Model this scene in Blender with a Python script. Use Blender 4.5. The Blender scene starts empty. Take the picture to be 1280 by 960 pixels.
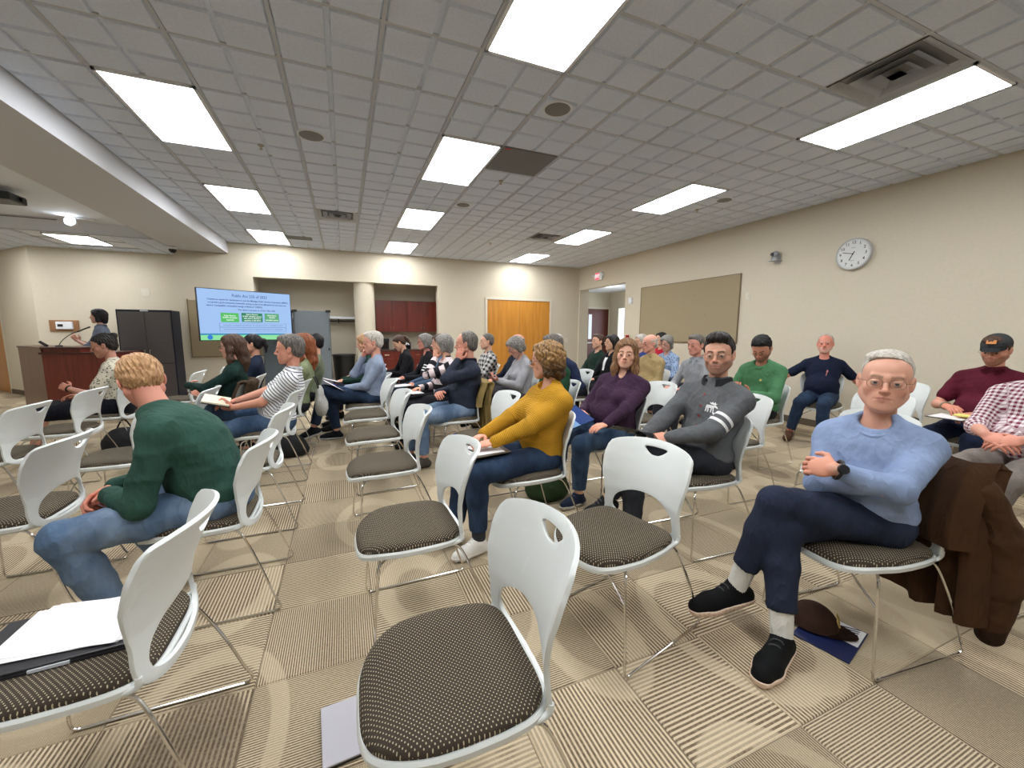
import bpy, bmesh, math, random
import numpy as np
from mathutils import Vector, Matrix
PI = math.pi
random.seed(7)
sc = bpy.context.scene
C = sc.collection

# ------------------------------------------------------------------ camera
CAMZ = 1.37
F_PX, YAW, PITCH, ROLL = 504.1, math.radians(22.53), math.radians(-7.306), math.radians(0.2636)
_f = np.array([math.sin(YAW)*math.cos(PITCH), math.cos(YAW)*math.cos(PITCH), math.sin(PITCH)])
_r = np.array([math.cos(YAW), -math.sin(YAW), 0.0])
_u = np.cross(_r, _f)
_r, _u = math.cos(ROLL)*_r+math.sin(ROLL)*_u, -math.sin(ROLL)*_r+math.cos(ROLL)*_u
cam_data = bpy.data.cameras.new('camera')
cam = bpy.data.objects.new('camera', cam_data); C.objects.link(cam)
M = Matrix.Identity(4)
for i in range(3):
    M[i][0], M[i][1], M[i][2] = _r[i], _u[i], -_f[i]
M[2][3] = CAMZ
cam.matrix_world = M
cam_data.sensor_fit = 'HORIZONTAL'; cam_data.sensor_width = 36.0
cam_data.lens = F_PX*36.0/1280.0
cam_data.clip_start = 0.02; cam_data.clip_end = 60
sc.camera = cam

# ------------------------------------------------------------------ world, exposure
w = bpy.data.worlds.new('world'); sc.world = w; w.use_nodes = True
w.node_tree.nodes['Background'].inputs[0].default_value = (0.75, 0.85, 1.0, 1)
w.node_tree.nodes['Background'].inputs[1].default_value = 0.6
sc.view_settings.view_transform = 'Standard'
sc.view_settings.look = 'None'
sc.view_settings.gamma = 1.0
sc.view_settings.use_curve_mapping = False
sc.view_settings.exposure = 1.45
PANEL_LIGHT = 7.5      # radiance of the fluorescent diffusers
TV_LIGHT = 0.36

# ------------------------------------------------------------------ materials
def srgb(r, g, b):
    f = lambda c: (c/255/12.92) if c/255 <= 0.04045 else ((c/255+0.055)/1.055)**2.4
    return (f(r), f(g), f(b), 1.0)

class NT:
    def __init__(s, name):
        s.m = bpy.data.materials.new(name); s.m.use_nodes = True
        s.t = s.m.node_tree; s.b = s.t.nodes['Principled BSDF']
    def n(s, typ, **k):
        nd = s.t.nodes.new(typ)
        for a, v in k.items(): setattr(nd, a, v)
        return nd
    def l(s, a, b): s.t.links.new(a, b)
    def setin(s, nd, **k):
        for a, v in k.items(): nd.inputs[a.replace('_', ' ')].default_value = v
    def coords(s, kind='Object'):
        return s.n('ShaderNodeTexCoord').outputs[kind]
    def noise(s, vec, scale, detail=3, rough=0.55):
        nd = s.n('ShaderNodeTexNoise'); s.l(vec, nd.inputs['Vector'])
        nd.inputs['Scale'].default_value = scale; nd.inputs['Detail'].default_value = detail
        nd.inputs['Roughness'].default_value = rough
        return nd.outputs['Fac']
    def math(s, op, a, b=None, c=None):
        nd = s.n('ShaderNodeMath', operation=op)
        for i, v in enumerate((a, b, c)):
            if v is None: continue
            if isinstance(v, (int, float)): nd.inputs[i].default_value = v
            else: s.l(v, nd.inputs[i])
        return nd.outputs[0]
    def mix(s, fac, a, b, blend='MIX'):
        nd = s.n('ShaderNodeMix', data_type='RGBA', blend_type=blend)
        if isinstance(fac, (int, float)): nd.inputs[0].default_value = fac
        else: s.l(fac, nd.inputs[0])
        for i, v in ((6, a), (7, b)):
            if isinstance(v, (tuple, list)): nd.inputs[i].default_value = v
            else: s.l(v, nd.inputs[i])
        return nd.outputs[2]
    def ramp(s, fac, p0, p1):
        nd = s.n('ShaderNodeMapRange'); s.l(fac, nd.inputs[0])
        nd.inputs[1].default_value = p0; nd.inputs[2].default_value = p1
        return nd.outputs[0]
    def sep(s, vec):
        nd = s.n('ShaderNodeSeparateXYZ'); s.l(vec, nd.inputs[0]); return nd.outputs
    def mapping(s, vec, scale=(1, 1, 1), rot=(0, 0, 0)):
        nd = s.n('ShaderNodeMapping'); s.l(vec, nd.inputs[0])
        nd.inputs['Scale'].default_value = scale; nd.inputs['Rotation'].default_value = rot
        return nd.outputs[0]
    def bump(s, h, strength=0.3, dist=0.01):
        nd = s.n('ShaderNodeBump'); s.l(h, nd.inputs['Height'])
        nd.inputs['Strength'].default_value = strength; nd.inputs['Distance'].default_value = dist
        s.l(nd.outputs[0], s.b.inputs['Normal'])
    def color(s, v):
        if isinstance(v, (tuple, list)): s.b.inputs['Base Color'].default_value = v
        else: s.l(v, s.b.inputs['Base Color'])
    def props(s, rough=0.5, metal=0.0, spec=None):
        s.b.inputs['Roughness'].default_value = rough; s.b.inputs['Metallic'].default_value = metal
        if spec is not None: s.b.inputs['Specular IOR Level'].default_value = spec

_mc = {}
def plain(name, col, rough=0.5, metal=0.0, nscale=0, nstr=0.2, var=0.0, spec=None, ndist=0.01):
    key = (name, col, rough)
    if key in _mc: return _mc[key]
    k = NT(name); k.props(rough, metal, spec)
    if nscale:
        co = k.coords(); nf = k.noise(co, nscale)
        k.bump(nf, nstr, ndist)
        if var:
            big = k.noise(co, nscale*0.12, 2)
            dark = tuple(c*(1-var) for c in col[:3])+(1,); lite = tuple(min(1, c*(1+var)) for c in col[:3])+(1,)
            k.color(k.mix(k.ramp(big, 0.3, 0.7), dark, lite))
        else: k.color(col)
    else: k.color(col)
    _mc[key] = k.m
    return k.m

def emit(name, col, strength):
    k = NT(name); k.color((0, 0, 0, 1)); k.props(0.6)
    k.b.inputs['Emission Color'].default_value = col; k.b.inputs['Emission Strength'].default_value = strength
    return k.m

def wood(name, c1, c2, scale=1.0, rough=0.35, axis='Z'):
    k = NT(name); co = k.coords()
    s = {'Z': (9, 9, 0.7), 'X': (0.7, 9, 9), 'Y': (9, 0.7, 9)}[axis]
    mp = k.mapping(co, tuple(a*scale for a in s))
    n1 = k.noise(mp, 2.0, 6, 0.65)
    k.color(k.mix(k.ramp(n1, 0.35, 0.65), c1, c2)); k.props(rough)
    k.bump(n1, 0.05, 0.003)
    return k.m

WALL = plain('painted_wall', srgb(208, 199, 180), 0.75, 0, 260, 0.12, 0.02, 0.3)
TRIMW = plain('cream_trim', srgb(214, 208, 192), 0.5)
WHITE_P = plain('white_paint', srgb(230, 233, 238), 0.6)
TRAYP = plain('tray_paint', srgb(232, 238, 248), 0.8)
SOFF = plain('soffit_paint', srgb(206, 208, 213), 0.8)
TILE_C = plain('ceiling_panel', srgb(224, 233, 248), 0.9, 0, 420, 0.5, 0.04, 0.2)
GRID_C = plain('grid_metal', srgb(196, 200, 208), 0.7)
BASEB = plain('brown_baseboard', srgb(92, 80, 66), 0.6)
PLASTIC = plain('white_plastic', srgb(214, 218, 217), 0.32, 0, 900, 0.04, 0, 0.5)
CHROME = plain('chrome', (0.72, 0.70, 0.67, 1), 0.14, 1.0)
BLACK = plain('black_plastic', srgb(22, 22, 24), 0.4)
BLACKC = plain('black_cloth', srgb(20, 20, 23), 0.9, 0, 300, 0.3)
PAPER = plain('white_paper', srgb(235, 233, 235), 0.8)
CREAMP = plain('cream_paper', srgb(222, 214, 190), 0.8)
LAPT = plain('silver_laptop', srgb(186, 184, 192), 0.35, 0.3)
CHERRY = wood('cherry_laminate', srgb(92, 32, 22), srgb(118, 46, 32), 1.0, 0.3)
OAK = wood('honey_oak', srgb(186, 122, 42), srgb(204, 142, 58), 0.7, 0.35)
DARKC = wood('dark_cherry_door', srgb(84, 34, 28), srgb(104, 48, 38), 1.0, 0.35)
GREYFAB = plain('grey_partition_fabric', srgb(112, 120, 126), 0.9, 0, 300, 0.3, 0.04)
CABM = plain('grey_metal_cabinet', srgb(98, 93, 92), 0.4, 0.3)
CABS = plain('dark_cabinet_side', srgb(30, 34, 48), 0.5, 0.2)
CORK = plain('tan_tack_board', srgb(160, 146, 118), 0.95, 0, 500, 0.4, 0.04)
BRASS = plain('brushed_metal', srgb(170, 160, 140), 0.3, 0.9)
GLASSM = NT('clear_lens'); GLASSM.b.inputs['Alpha'].default_value = 0.06; GLASSM.color((0.3, 0.33, 0.35, 1)); GLASSM.props(0.03); GLASSM = GLASSM.m

# ------------------------------------------------------------------ mesh helpers
def add_box(bm, c, s, rz=0.0, bev=0.0, rot=None):
    m = Matrix.Translation(Vector(c)) @ (rot.to_4x4() if rot is not None else Matrix.Rotation(rz, 4, 'Z'))
    r = bmesh.ops.create_cube(bm, size=1.0, matrix=m @ Matrix.Diagonal((s[0], s[1], s[2], 1)))
    if bev > 0:
        es = set(e for v in r['verts'] for e in v.link_edges)
        bmesh.ops.bevel(bm, geom=list(es), offset=bev, segments=2, affect='EDGES', profile=0.6)

def box(bm, x0, x1, y0, y1, z0, z1, bev=0.0):
    add_box(bm, ((x0+x1)/2, (y0+y1)/2, (z0+z1)/2), (abs(x1-x0), abs(y1-y0), abs(z1-z0)), 0, bev)

def add_cyl(bm, a, b, r1, r2=None, seg=24, caps=True):
    a = Vector(a); b = Vector(b); d = b-a
    q = d.to_track_quat('Z', 'Y').to_matrix().to_4x4()
    m = Matrix.Translation((a+b)/2) @ q
    bmesh.ops.create_cone(bm, cap_ends=caps, segments=seg, radius1=r1, radius2=r1 if r2 is None else r2, depth=d.length, matrix=m)

def add_tube(bm, pts, r, seg=8, closed=False, flat=None):
    pts = [Vector(p) for p in pts]; n = len(pts); rings = []
    prev = None
    for i, p in enumerate(pts):
        if closed: t = pts[(i+1) % n]-pts[i-1]
        else: t = pts[min(i+1, n-1)]-pts[max(i-1, 0)]
        t.normalize()
        if prev is None:
            up = Vector((0, 0, 1)) if abs(t.z) < 0.9 else Vector((1, 0, 0))
            x = t.cross(up).normalized()
        else:
            x = (prev-t*prev.dot(t)).normalized()
        y = t.cross(x); prev = x
        rr = r[i] if isinstance(r, (list, tuple)) else r
        fl = flat or 1.0
        rings.append([bm.verts.new(p+x*math.cos(2*PI*k/seg)*rr+y*math.sin(2*PI*k/seg)*rr*fl) for k in range(seg)])
    for i in range(n if closed else n-1):
        a, b = rings[i], rings[(i+1) % n]
        for k in range(seg):
            bm.faces.new((a[k], a[(k+1) % seg], b[(k+1) % seg], b[k]))
    if not closed:
        bm.faces.new(rings[0][::-1]); bm.faces.new(rings[-1])

def catmull(pts, sub=6, closed=False):
    P = [Vector(p) for p in pts]; n = len(P); out = []
    for i in range(n if closed else n-1):
        p0 = P[(i-1) % n] if closed or i > 0 else P[0]
        p1 = P[i]; p2 = P[(i+1) % n]; p3 = P[(i+2) % n] if closed or i+2 < n else P[-1]
        for k in range(sub):
            t = k/sub
            out.append(0.5*((2*p1)+(-p0+p2)*t+(2*p0-5*p1+4*p2-p3)*t*t+(-p0+3*p1-3*p2+p3)*t**3))
    if not closed: out.append(P[-1])
    return out

def mesh_of(name, bm, mat, smooth=False):
    bmesh.ops.recalc_face_normals(bm, faces=bm.faces)
    me = bpy.data.meshes.new(name); bm.to_mesh(me); bm.free()
    mats = mat if isinstance(mat, (list, tuple)) else [mat]
    for m in mats: me.materials.append(m)
    if smooth:
        me.shade_smooth()
        try: me.set_sharp_from_angle(angle=math.radians(40))
        except Exception: pass
    return me

def link(name, me, parent=None, loc=None, rz=None):
    o = bpy.data.objects.new(name, me); C.objects.link(o)
    if parent is not None: o.parent = parent
    if loc is not None: o.location = loc
    if rz is not None: o.rotation_euler = (0, 0, rz)
    return o

def obj(name, bm, mat, parent=None, smooth=False, loc=None, rz=None):
    return link(name, mesh_of(name, bm, mat, smooth), parent, loc, rz)

def tag(o, label, cat, group=None):
    o['label'] = label; o['category'] = cat
    if group: o['group'] = group
    return o

def thing(name, label, cat, loc=(0, 0, 0), rz=0.0, group=None):
    o = bpy.data.objects.new(name, None); C.objects.link(o); o.empty_display_size = 0.1
    o.location = loc; o.rotation_euler = (0, 0, rz)
    return tag(o, label, cat, group)

def struct(name, bm, mat, smooth=False):
    o = obj(name, bm, mat, None, smooth); o['kind'] = 'structure'; return o

def B(): return bmesh.new()

def dup(root, loc, rz, label=None, group=None):
    r = root.copy(); C.objects.link(r); r.location = loc; r.rotation_euler = (0, 0, rz)
    if label: r['label'] = label
    if group: r['group'] = group
    for ch in list(root.children):
        c = ch.copy(); C.objects.link(c); c.parent = r
        for g in ch.children:
            d = g.copy(); C.objects.link(d); d.parent = c
    return r

def text_mesh(body, size, align='CENTER', extrude=0.0, bold=0.0):
    cu = bpy.data.curves.new('t', 'FONT'); cu.body = body; cu.size = size; cu.align_x = align; cu.align_y = 'CENTER'
    cu.extrude = extrude; cu.offset = bold; cu.resolution_u = 2
    o = bpy.data.objects.new('t', cu); C.objects.link(o)
    dg = bpy.context.evaluated_depsgraph_get()
    me = bpy.data.meshes.new_from_object(o.evaluated_get(dg))
    bpy.data.objects.remove(o); bpy.data.curves.remove(cu)
    return me

def text_obj(name, body, size, mat, parent, loc, rot, align='CENTER', bold=0.0, maxw=None, extrude=0.0):
    me = text_mesh(body, size, align, extrude, bold); me.materials.clear(); me.materials.append(mat)
    o = link(name, me, parent); o.location = loc; o.rotation_euler = rot
    if maxw:
        xs = [v.co.x for v in me.vertices]; wd = max(xs)-min(xs)
        o.scale = (maxw/wd, 1, 1)
    return o

# ------------------------------------------------------------------ the room
CEIL = 3.208; YB = 10.33; XR = 6.385; LOW = 2.98; TRAY = 3.18
XS0, XS1 = -2.16, -3.04          # soffit beam
XL = -7.9; YF = -3.2
PX = 2.055*0.3048; PY = 2.0*0.3048    # ceiling panel pitch
GX0 = 3.05*0.3048; GY0 = 13.1*0.3048  # a grid corner (the light over the aisle)

bm = B(); box(bm, XL-0.2, XR+3.2, YF-0.2, 14.4, -0.12, -0.004); floor = struct('floor', bm, plain('floor_slab', srgb(120, 108, 90), 0.9))

# carpet tiles
TS = 0.452
def carpet_mat(name, kind, tint=1.0):
    k = NT(name); co = k.coords('Object'); geo = k.n('ShaderNodeNewGeometry').outputs['Position']
    X = k.sep(co)[0]
    light = tuple(c*tint for c in srgb(212, 195, 166)[:3])+(1,); dark = tuple(c*tint for c in srgb(108, 92, 74)[:3])+(1,)
    mid = tuple(c*tint for c in srgb(174, 156, 128)[:3])+(1,)
    pitch = {'wide': 0.0162, 'narrow': 0.0095, 'plain': 0.0075}[kind]
    s = k.math('ADD', k.math('MULTIPLY', k.math('SINE', k.math('MULTIPLY', X, 2*PI/pitch)), 0.5), 0.5)
    fine = k.noise(co, 420, 2)
    speck = k.noise(geo, 90, 3)
    # large curved shapes of the woven pattern (they run on over the tile joints)
    v = k.n('ShaderNodeTexVoronoi'); k.l(k.mapping(geo, (2.3, 1.35, 1), (0, 0, 0.35)), v.inputs['Vector']); v.inputs['Scale'].default_value = 0.8
    v.inputs['Randomness'].default_value = 0.9
    blob = k.ramp(v.outputs['Distance'], 0.33, 0.30)
    ring = k.math('MULTIPLY', k.ramp(v.outputs['Distance'], 0.44, 0.455), k.ramp(v.outputs['Distance'], 0.56, 0.545))
    vc = k.sep(v.outputs['Color'])[0]
    if kind == 'wide': st = k.ramp(s, 0.42, 0.62)
    elif kind == 'narrow': st = k.ramp(s, 0.35, 0.75)
    else: st = k.math('MULTIPLY_ADD', s, 0.75, 0.0)
    base = k.mix(st, dark if kind != 'plain' else mid, light)
    darker = k.mix(k.math('MULTIPLY', blob, k.math('MULTIPLY', k.ramp(vc, 0.40, 0.45), 0.6)), base, tuple(c*0.9 for c in dark[:3])+(1,))
    lighter = k.mix(k.math('MULTIPLY', ring, 0.5), darker, light)
    col = k.mix(k.math('MULTIPLY', k.ramp(fine, 0.35, 0.7), 0.35), lighter, (0.16, 0.13, 0.10, 1))
    col = k.mix(k.math('MULTIPLY', k.ramp(speck, 0.45, 0.65), 0.18), col, light)
    k.color(col); k.props(0.95, 0, 0.15)
    k.bump(k.math('ADD', k.math('MULTIPLY', s, 0.6), fine), 0.5, 0.003)
    return k.m
CM = [carpet_mat('carpet_wide_rib', 'wide'), carpet_mat('carpet_wide_rib_light', 'wide', 1.12), carpet_mat('carpet_narrow_rib', 'narrow', 1.0), carpet_mat('carpet_plain', 'plain', 0.86), carpet_mat('carpet_narrow_rib_dark', 'narrow', 0.82)]
def tile_mesh(mat):
    bm = B(); h = TS/2-0.0012; t = 0.0035
    a = [bm.verts.new((x, y, -0.004)) for x, y in ((-h, -h), (h, -h), (h, h), (-h, h))]
    b = [bm.verts.new((x, y, 0.0)) for x, y in ((-h+t, -h+t), (h-t, -h+t), (h-t, h-t), (-h+t, h-t))]
    bm.faces.new(b)
    for i in range(4): bm.faces.new((a[i], a[(i+1) % 4], b[(i+1) % 4], b[i]))
    return mesh_of('carpet_tile', bm, mat)
TM = [tile_mesh(m) for m in CM]
cells = []
for i in range(-17, 15):
    for j in range(-4, 30):
        cx = -0.38+TS*(i+0.5); cy = 0.77+TS*(j+0.5)
        if cx < XL or cx > 9.5 or cy > 14.2 or cy < YF+0.2: continue
        rng = random.Random(i*131+j*17); kind = rng.choice([0, 0, 1, 2, 2, 4, 3])
        depth = cx*_f[0]+cy*_f[1]; lat = cx*_r[0]+cy*_r[1]
        vis = depth > 0.5 and abs(lat)/depth < 1.35
        cells.append((0 if vis else 1, math.hypot(cx, cy), cx, cy, kind, (i+j) % 2))
cells.sort()
for _, _, cx, cy, kind, rt in cells[:290]:
    link('carpet_tile', TM[kind], floor, (cx, cy, 0), PI/2*rt)
bm = B()
lay = None; fm = []
for _, _, cx, cy, kind, rt in cells[290:]:
    h = TS/2-0.0012
    vs = [bm.verts.new((cx+x, cy+y, 0)) for x, y in ((-h, -h), (h, -h), (h, h), (-h, h))]
    f = bm.faces.new(vs); f.material_index = (kind*2+rt) % 5
me = bpy.data.meshes.new('far_carpet_tiles'); bm.to_mesh(me); bm.free()
for m in CM: me.materials.append(m)
o = link('far_carpet_tiles', me, floor); o['kind'] = 'stuff'

# ceiling
def wall_box(name, x0, x1, y0, y1, z0, z1, mat=WALL):
    bm = B(); box(bm, x0, x1, y0, y1, z0, z1); return struct(name, bm, mat)
ceiling = wall_box('ceiling', XS0, XR+0.1, YF, YB, CEIL+0.03, CEIL+0.12, plain('ceiling_deck', srgb(120, 120, 120), 0.9))
def panel_mesh(px, py):
    bm = B()
    hx, hy = px/2, py/2; e = 0.015; gap = 0.013
    for sx in (-1, 1):
        for sy in (-1, 1):
            x0, x1 = (gap, hx-e) if sx > 0 else (-hx+e, -gap)
            y0, y1 = (gap, hy-e) if sy > 0 else (-hy+e, -gap)
            b = 0.009
            top = [bm.verts.new((x, y, 0.020)) for x, y in ((x0, y0), (x1, y0), (x1, y1), (x0, y1))]
            bot = [bm.verts.new((x, y, 0.0)) for x, y in ((x0+b, y0+b), (x1-b, y0+b), (x1-b, y1-b), (x0+b, y1-b))]
            bm.faces.new(bot)
            for i in range(4): bm.faces.new((top[i], top[(i+1) % 4], bot[(i+1) % 4], bot[i]))
    z = 0.020
    bm.faces.new([bm.verts.new(p) for p in ((-hx, -hy, z), (hx, -hy, z), (hx, hy, z), (-hx, hy, z))])
    return mesh_of('ceiling_panel', bm, TILE_C)
PM = panel_mesh(PX, PY)
lights = []      # (ix, iy) of the panel at the light's near-left corner, in grid cells
for ix in (-4, 0, 5):
    for k in (-2, -1, 0, 1, 2):
        lights.append((ix, 4*k))
light_cells = set()
for ix, iy in lights:
    light_cells.add((ix, iy)); light_cells.add((ix, iy+1))
special = {(1, 0): 'return_grille', (4, 4): 'vent'}
vents = [(-2, 5), (4, -4), (4, 5)]
xi0 = int(math.floor((XS0-GX0)/PX)); xi1 = int(math.ceil((XR-GX0)/PX))
yi0 = int(math.floor((YF-GY0)/PY)); yi1 = int(math.ceil((YB-GY0)/PY))
np_ = 0
clipx = {}
for ix in range(xi0, xi1):
    for iy in range(yi0, yi1):
        if (ix, iy) in light_cells or (ix, iy) in vents or (ix, iy) == (1, 0): continue
        cx, cy = GX0+PX*(ix+0.5), GY0+PY*(iy+0.5)
        # cut edge panels at the walls
        x0, x1 = max(cx-PX/2, XS0), min(cx+PX/2, XR); y0, y1 = max(cy-PY/2, YF), min(cy+PY/2, YB)
        if x1-x0 < 0.03 or y1-y0 < 0.03: continue
        full = (x1-x0 > PX-0.001 and y1-y0 > PY-0.001)
        if cy < -1.2: continue
        if full: link('ceiling_panel', PM, ceiling, (cx, cy, CEIL))
        else:
            key = (round(x1-x0, 3), round(y1-y0, 3))
            if key not in clipx: clipx[key] = panel_mesh(x1-x0, y1-y0)
            link('ceiling_panel', clipx[key], ceiling, ((x0+x1)/2, (y0+y1)/2, CEIL))
        np_ += 1
bm = B(); box(bm, XS0, XR, YF, -1.0, CEIL+0.002, CEIL+0.01); o = obj('rear_ceiling_panels', bm, TILE_C, ceiling); o['kind'] = 'stuff'
bm = B()
for ix in range(xi0+1, xi1):
    x = GX0+PX*ix
    box(bm, x-0.012, x+0.012, YF, YB, CEIL+0.010, CEIL+0.019)
obj('ceiling_grid_bars', bm, GRID_C, ceiling)['kind'] = 'stuff'
bm = B()
for iy in range(yi0+1, yi1):
    y = GY0+PY*iy
    box(bm, XS0, XR, y-0.012, y+0.012, CEIL+0.0105, CEIL+0.0195)
obj('ceiling_grid_crossbars', bm, GRID_C, ceiling)['kind'] = 'stuff'

# lights
DIFF = emit('light_diffuser', (0.97, 0.99, 1.0, 1), PANEL_LIGHT)
def light_fixture(label, cx, cy, z, sx, sy, first=None):
    t = thing('ceiling_light', label, 'ceiling light', (cx, cy, z), 0, 'recessed fluorescent ceiling lights')
    bm = B(); f = 0.022
    for s in (-1, 1):
        box(bm, s*(sx/2-f/2)-f/2, s*(sx/2-f/2)+f/2, -sy/2, sy/2, -0.006, 0.025)
        box(bm, -sx/2, sx/2, s*(sy/2-f/2)-f/2, s*(sy/2-f/2)+f/2, -0.006, 0.025)
    obj('frame', bm, WHITE_P, t)
    bm = B(); box(bm, -sx/2+f, sx/2-f, -sy/2+f, sy/2-f, -0.001, 0.0015)
    obj('diffuser', bm, DIFF, t)
    return t
colname = {-4: 'column nearest the lowered beam', 0: 'middle column', 5: 'column nearest the right wall'}
rowname = {-2: 'behind the viewer', -1: 'closest to the viewer', 0: 'second from the viewer', 1: 'third from the viewer', 2: 'farthest, near the back wall'}
for ix, iy in lights:
    light_fixture('rectangular ceiling light, %s, %s' % (colname[ix], rowname[iy//4]), GX0+PX*(ix+1.0)-PX/2, GY0+PY*(iy+1), CEIL, PX*0.97, 2*PY*0.985)
light_fixture('ceiling light in the low ceiling strip above the desk', -4.3, 9.92, LOW, 0.62, 0.86)
light_fixture('added ceiling light out of view in the low strip, far left', -6.3, 9.92, LOW, 0.62, 1.2)  # added out of view to brighten the dark far left walls
light_fixture('added ceiling light out of view in the white tray ceiling', -5.9, 5.2, TRAY, 0.62, 1.2)  # extra unseen fixture, added to light the dark area under the tray

# vents, speakers, sprinklers
def vent(cx, cy, label):
    t = thing('ceiling_vent', label, 'vent', (cx, cy, CEIL))
    bm = B(); box(bm, -PX/2+0.004, PX/2-0.004, -PY/2+0.004, PY/2-0.004, 0.055, 0.065); obj('backing', bm, BLACK, t)
    for q, (r0, r1, z0, z1) in enumerate(((0.298, 0.225, 0.0, 0.035), (0.205, 0.135, 0.0, 0.035), (0.120, 0.06, 0.0, 0.035), (0.045, 0.0, 0.0, 0.03))):
        bm = B()
        o4 = [bm.verts.new((sx*r0, sy*r0, z0)) for sx, sy in ((-1, -1), (1, -1), (1, 1), (-1, 1))]
        if r1 > 0:
            i4 = [bm.verts.new((sx*r1, sy*r1, z1)) for sx, sy in ((-1, -1), (1, -1), (1, 1), (-1, 1))]
            for i in range(4): bm.faces.new((o4[i], o4[(i+1) % 4], i4[(i+1) % 4], i4[i]))
            bmesh.ops.solidify(bm, geom=bm.faces[:], thickness=0.004)
        else:
            bm.faces.new(o4); bmesh.ops.solidify(bm, geom=bm.faces[:], thickness=0.004)
        obj('louver_ring', bm, GRID_C if q else WHITE_P, t)
    return t
for (ix, iy), lab in zip(vents, ('square louvered ceiling vent beyond the left light column', 'large square louvered ceiling vent beside the closest light of the right column', 'small dark louvered vent near the third middle light')):
    vent(GX0+PX*(ix+0.5), GY0+PY*(iy+0.5), lab)
t = thing('return_grille', 'flat dark grey return air panel beside the middle light', 'air grille', (GX0+PX*1.5, GY0+PY*0.5, CEIL))
bm = B(); box(bm, -PX/2+0.012, PX/2-0.012, -PY/2+0.012, PY/2-0.012, 0.001, 0.008); obj('grille_plate', bm, plain('return_grey', srgb(120, 121, 124), 0.7, 0, 700, 0.5), t)
bm = B(); box(bm, -PX/2+0.03, -PX/2+0.09, -PY/2+0.03, -PY/2+0.055, -0.0005, 0.003); obj('red_sticker', bm, plain('red_sticker', srgb(200, 40, 50), 0.5), t)
t = thing('return_grille', 'dark grey slotted strip by the farthest left light', 'air grille', (-0.78, 9.3, CEIL))
bm = B(); box(bm, -0.28, 0.28, -0.16, 0.16, -0.001, 0.006); obj('grille_plate', bm, plain('return_grey2', srgb(105, 105, 104), 0.7), t)
def speaker(x, y, r, label):
    t = thing('ceiling_speaker', label, 'speaker', (x, y, CEIL), 0, 'round ceiling speakers')
    bm = B(); add_cyl(bm, (0, 0, 0.004), (0, 0, -0.006), r, r*0.96, 32); obj('speaker_rim', bm, WHITE_P, t, True)
    bm = B(); add_cyl(bm, (0, 0, -0.004), (0, 0, -0.009), r*0.88, r*0.8, 32); obj('speaker_mesh', bm, plain('speaker_grey', srgb(128, 129, 129), 0.7, 0, 900, 0.4), t, True)
speaker(-0.2, 4.5, 0.125, 'round grey ceiling speaker between the left and middle light columns')
speaker(1.72, 3.19, 0.125, 'round grey ceiling speaker close beside the nearest middle light')
speaker(1.69, 5.96, 0.11, 'round grey ceiling speaker beyond the dark grey air panel')
speaker(4.97, 4.31, 0.11, 'round grey ceiling speaker behind the right column light')
def sprinkler(x, y, label, z=CEIL):
    t = thing('sprinkler', label, 'sprinkler', (x, y, z), 0, 'ceiling sprinklers')
    bm = B(); add_cyl(bm, (0, 0, 0.002), (0, 0, -0.008), 0.03, 0.025, 20); add_cyl(bm, (0, 0, 0), (0, 0, -0.035), 0.008, 0.006, 10)
    obj('escutcheon', bm, BRASS, t, True)
    bm = B(); add_cyl(bm, (0, 0, -0.035), (0, 0, -0.038), 0.018, 0.018, 14); obj('deflector', bm, BRASS, t)
sprinkler(1.86, 4.87, 'small sprinkler head just beyond the dark grey air panel')
sprinkler(-0.68, 4.93, 'small sprinkler head left of the left ceiling speaker')
sprinkler(4.98, 4.79, 'small sprinkler head beside the second right light')
sprinkler(2.9, 8.2, 'small sprinkler head far back near the smallest middle light')

# soffit beam, tray and low ceiling on the left
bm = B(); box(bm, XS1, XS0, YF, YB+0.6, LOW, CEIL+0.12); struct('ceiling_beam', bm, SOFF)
bm = B(); box(bm, XL, XS1, YF, 9.36, TRAY, TRAY+0.1); struct('ceiling_tray', bm, TRAYP)
low = wall_box('ceiling_low', XL-0.2, XS1, 9.36, 14.3, LOW+0.022, CEIL+0.12, TRAYP)
k = 0
for i in range(7):
    for j in range(5):
        cx = XS1-PX*(i+0.5); cy = 9.36+PY*(j+0.5)
        if abs(cx+4.3) < 0.5 and abs(cy-9.92) < 0.5: continue
        link('ceiling_panel', PM, low, (cx, cy, LOW))
bm = B()
for i in range(8): box(bm, XS1-PX*i-0.012, XS1-PX*i+0.012, 9.36, 12.4, LOW+0.008, LOW+0.019)
for j in range(6): box(bm, XS1-PX*7, XS1, 9.36+PY*j-0.012, 9.36+PY*j+0.012, LOW+0.008, LOW+0.019)
obj('ceiling_grid_bars', bm, GRID_C, low)['kind'] = 'stuff'

# walls
wall_box('wall_right', XR, XR+0.16, YF, 8.21, 0, CEIL+0.1)
wall_box('trim_1', XR, XR+0.16, 8.21, 10.28, 2.585, CEIL+0.1, WALL)
wall_box('trim_2', XR, XR+0.30, 10.28, 10.36, 0, CEIL+0.1, WALL)
wall_box('wall_back', 2.24, XR+0.2, YB, YB+0.2, 0, CEIL+0.1)
wall_box('trim_3', -1.75, 2.24, YB, YB+0.2, 2.525, CEIL+0.1, WALL)         # header over the niche
wall_box('trim_4', -3.08, -1.75, YB, YB+0.62, 0, CEIL+0.1, WALL)          # wall behind the screen
wall_box('wall_niche', -3.08, 2.6, 11.32, 11.5, 0, CEIL+0.1)
wall_box('trim_5', 2.36, 2.6, YB+0.2, 11.32, 0, CEIL, WALL)
wall_box('trim_6', -1.9, 2.6, YB+0.2, 11.32, 2.75, 2.9, WHITE_P)
wall_box('wall_left_back', -5.56, -3.04, 10.98, 11.2, 0, 3.1)
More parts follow.
